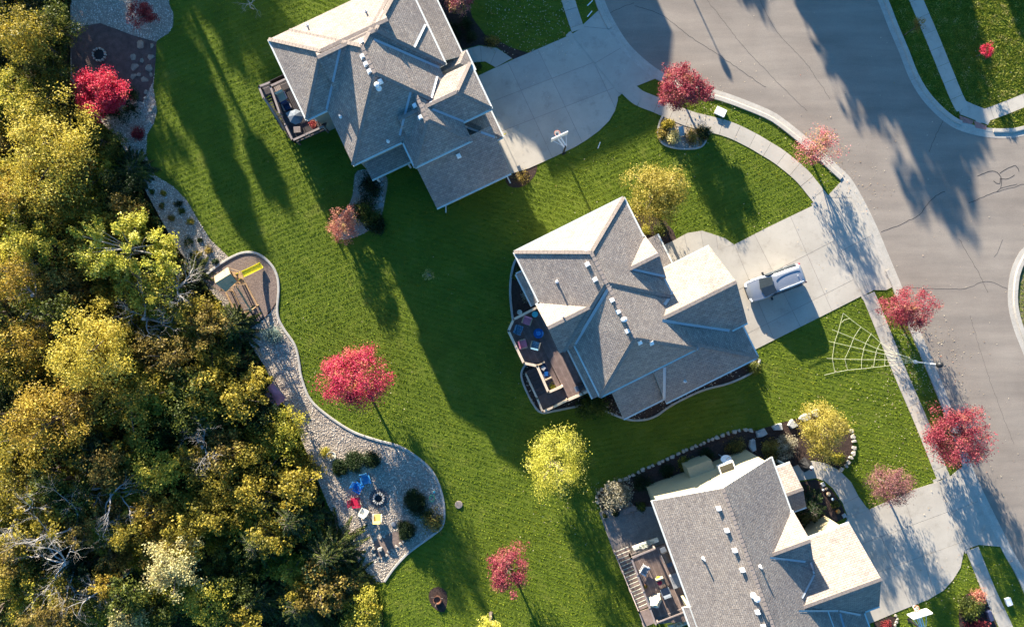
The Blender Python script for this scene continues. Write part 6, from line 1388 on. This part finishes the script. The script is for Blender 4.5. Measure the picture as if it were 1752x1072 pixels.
for arc in ([(515, -2), (498, 60), (480, 125), (455, 200), (440, 308), (458, 403)], [(560, 35), (520, 45), (505, 62)], [(635, 92), (590, 160), (565, 225), (525, 312), (545, 386)], [(705, 140), (670, 200), (655, 246), (640, 315), (640, 378)], [(770, 200), (748, 240), (738, 267), (730, 315), (722, 368)], [(800, 270), (801, 316), (797, 360)], [(950, 293), (942, 315), (937, 345)]):
    MB().tube([P(*zz(p), hgt(p[0])) for p in arc], .012, 5).build('rope_strand', M_rope, wb)
for x, y, w_, h_, rz, l in ((1231.5, 192.5, .85, .6, R(-25), 'white flat utility box on the curved verge by the red street tree'), (1723, 1027, .42, .6, R(20), 'white utility box on the verge at bottom right')):
    t = thing('utility_box', l, 'utility box', at(x, y, 0), rz); MB().box((0, 0, .14), (w_, h_, .26)).build('housing', M_white, t); MB().box((0, 0, .29), (w_+.06, h_+.06, .04)).build('lid', M_white, t)
for i, (x0, y0, x1, y1, l) in enumerate(((1005, 10, 1014, 1, 'upper thin white post in the verge at the top edge'), (1005, 29, 1013, 19, 'lower thin white post in the verge at the top edge'), (1023, 254, 1027, 243, 'thin pale stick in the shaded lawn right of the top basketball hoop'))):
    a = P(x0, y0, .05); b = P(x1, y1, .25); t = thing('marker_post', l, 'post'); MB().bar(a, b, .07, .07).build('stake', M_white, t)
t = thing('marker_flag', 'small yellow marker flag by the corner of the top garage', 'flag', at(861, 234, 0)); MB().box((0, 0, .5), (.03, .03, 1)).build('stake', M_white, t); MB().box((.1, 0, .9), (.3, .02, .3), .5).build('flag', M_yel, t)
t = thing('manhole_cover', 'round concrete utility lid in the lawn right of the gravel bed', 'cover', at(785, 862.5, 0)); MB().lathe((0, 0, 0), [(.33, 0), (.33, .09), (.3, .1), (.001, .1)], 24).build('lid', M_paver, t)
t = thing('stump_pot', 'rusty round metal pot on the mulch ring in the back lawn', 'pot', at(748.5, 1024, 0)); MB().lathe((0, 0, 0), [(.3, 0), (.38, .3), (.3, .3), (.25, .15), (.001, .12)], 14).build('rim', simple('rust', (.16, .07, .04), .9, var=.4, scale=9), t)
for a in (.4, 2.5, 4.4): MB().bar((.15*math.cos(a), .15*math.sin(a), .1), (.55*math.cos(a), .55*math.sin(a), .5), .05, .05).build('bent_rod', M_bark, t)
ds = thing('satellite_dish', 'white satellite dish on a pole over the bed by the bottom house', 'satellite dish', at(1237, 782, 1.5))
m = MB(); n = 20; vs = [(0, 0, 1.0)]
tilt = Vector((-.2, .55, .8)).normalized(); a_ = tilt.cross(Vector((1, 0, 0))).normalized(); b_ = tilt.cross(a_)
for r, d in ((.22, .02), (.44, .09)): vs += [Vector((0, 0, 1.0))+a_*math.cos(2*PI*i/n)*r*.85+b_*math.sin(2*PI*i/n)*r+tilt*d for i in range(n)]
m.add(vs, [(0, 1+i, 1+(i+1) % n) for i in range(n)]+[(1+i, 1+(i+1) % n, 1+n+(i+1) % n, 1+n+i) for i in range(n)]); m.build('dish', M_white, ds)
MB().bar((0, 0, -1.5), (0, 0, 1.0), .05, .05).build('mast', M_greyc, ds); MB().bar((0, 0, .9), tuple(Vector((.25, .35, 1.45))), .035, .035).build('feed_arm', M_rail2, ds)
ww = thing('box_window', 'white framed box window on the beige north wall of the bottom house', 'window', at(1242, 800, 4.3), R(20)); 
for dx, dy, w_, d_ in ((0, .42, 1.2, .08), (0, -.42, 1.2, .08), (-.6, 0, .08, .92), (.6, 0, .08, .92)): MB().box((dx, dy, .25), (w_, d_, .5)).build('frame', M_white, ww)
MB().box((0, 0, .2), (1.1, .8, .05)).build('pane', M_glass, ww)
def pumpkin(label, x, y, r, m):
    t = thing('pumpkin' if m is not M_white else 'garden_globe', label, 'pumpkin' if m is not M_white else 'globe', at(x, y, .01)); b = MB(); n = 20; vs = []
    for k, (q, z) in enumerate(((.3, 0), (.9, .25), (1, .5), (.85, .78), (.35, .9), (.05, .84))): vs += [(r*q*(1+.06*math.cos(5*2*PI*i/n*2))*math.cos(2*PI*i/n), r*q*(1+.06*math.cos(5*2*PI*i/n*2))*math.sin(2*PI*i/n), z*r*1.6) for i in range(n)]
    b.add(vs, [(k*n+i, k*n+(i+1) % n, (k+1)*n+(i+1) % n, (k+1)*n+i) for k in range(5) for i in range(n)]); b.build('skin', m, t, smooth=True); MB().tube([(0, 0, r*1.3), (.02, .02, r*1.7)], [.03, .02], 5).build('stalk', M_wood, t)
M_pump = simple('pumpkin_skin', (.62, .24, .05), .5, var=.15); M_pump2 = simple('pale_pumpkin_skin', (.62, .42, .26), .5, var=.15)
for l, x, y, r, m in (('largest orange pumpkin at the lower end of the curved mulch bed', 1432.5, 873.5, .2, M_pump), ('pale orange pumpkin in the middle of the curved mulch bed', 1416.5, 844, .19, M_pump2), ('upper small white globe in the pumpkin bed', 1408, 837, .11, M_white), ('lower small white globe in the pumpkin bed', 1423.5, 853, .13, M_white), ('small pale pumpkin at the top of the curved mulch bed', 1413, 835, .13, M_pump2), ('little red-orange pumpkin between the globe and the largest pumpkin', 1428, 865, .1, M_pump)): pumpkin(l, x, y, r, m)
for l, x, y in (('square pale stone at the top of the pumpkin bed', 1407, 828), ('square grey stone at the lower tip of the pumpkin bed', 1443.5, 881)):
    t = thing('landscape_block', l, 'stone', at(x, y, 0), .5); MB().box((0, 0, .1), (.32, .3, .2)).build('block', M_stonegrey, t)
# witch-like figure of cloth by the front walk
wt = thing('halloween_figure', 'Halloween scarecrow in black cloth with white and red head by the front walk', 'decoration', at(1376, 794, 0)); m = MB(); n = 12; vs = []
for k, (rr, z) in enumerate(((.55, .05), (.42, .5), (.25, 1.0), (.16, 1.3))): vs += [(rr*(1+.25*math.sin(3*2*PI*i/n+k))*math.cos(2*PI*i/n), rr*(1+.2*math.cos(4*2*PI*i/n))*math.sin(2*PI*i/n), z) for i in range(n)]
m.add(vs, [(k*n+i, k*n+(i+1) % n, (k+1)*n+(i+1) % n, (k+1)*n+i) for k in range(3) for i in range(n)]+[tuple(3*n+i for i in range(n))]); m.build('robe', M_dark, wt); MB().lathe((0.12, 0, 1.28), [(.05, 0), (.15, .1), (.13, .24), (.001, .3)], 12).build('head', M_white, wt); MB().bar((.05, -.12, 1.1), (.22, -.25, 1.2), .16, .12).build('scarf', M_redp, wt)
# playground oddments
t = thing('toy_ring', 'small green ring toy on the gravel near its right rim', 'toy', at(739, 852, .03)); MB().tube([(math.cos(2*PI*i/16)*.2, math.sin(2*PI*i/16)*.28, .03) for i in range(17)], .035, 6).build('hoop', simple('green_plastic', (.10, .42, .22), .4), t)
t = thing('toy_ball', 'tiny light blue ball on the gravel near its right rim', 'toy', at(743, 841, .03)); MB().lathe((0, 0, 0), [(.03, 0), (.1, .06), (.1, .12), (.03, .18), (.001, .18)], 10).build('skin', M_teal, t)
t = thing('birdbath_basin', 'white conical garden ornament in the kerbside island bed', 'ornament', at(1165, 226, 0), .3)
for i in range(3): MB().bar((-.15+i*.16, -.35, .05), (-.15+i*.16, .4, .55-i*.1), .15, .05).build('blade', M_blue2 if False else simple('pale_blue_slate', (.34, .44, .46), .7, var=.15), t)
t = thing('lattice_sign', 'black rectangular garden box beside the round green shrub at bottom right', 'box', at(1690, 1050, 0), R(20)); MB().box((0, 0, .25), (.35, .8, .5)).build('housing', M_navy, t)
st2 = thing('stone_cluster', 'few small white stones at the lawn corner by the lower basketball hoop', 'rocks')
for x, y in ((1532, 1052), (1534, 1057), (1533, 1063), (1531, 1068)): p = P2(x, y); stone(st2, 'stone', p[0], p[1], 0, .3, .22, .14, rng.uniform(0, 3))

# grass and leaves last, when every bed and path is known
grass(); fallen()
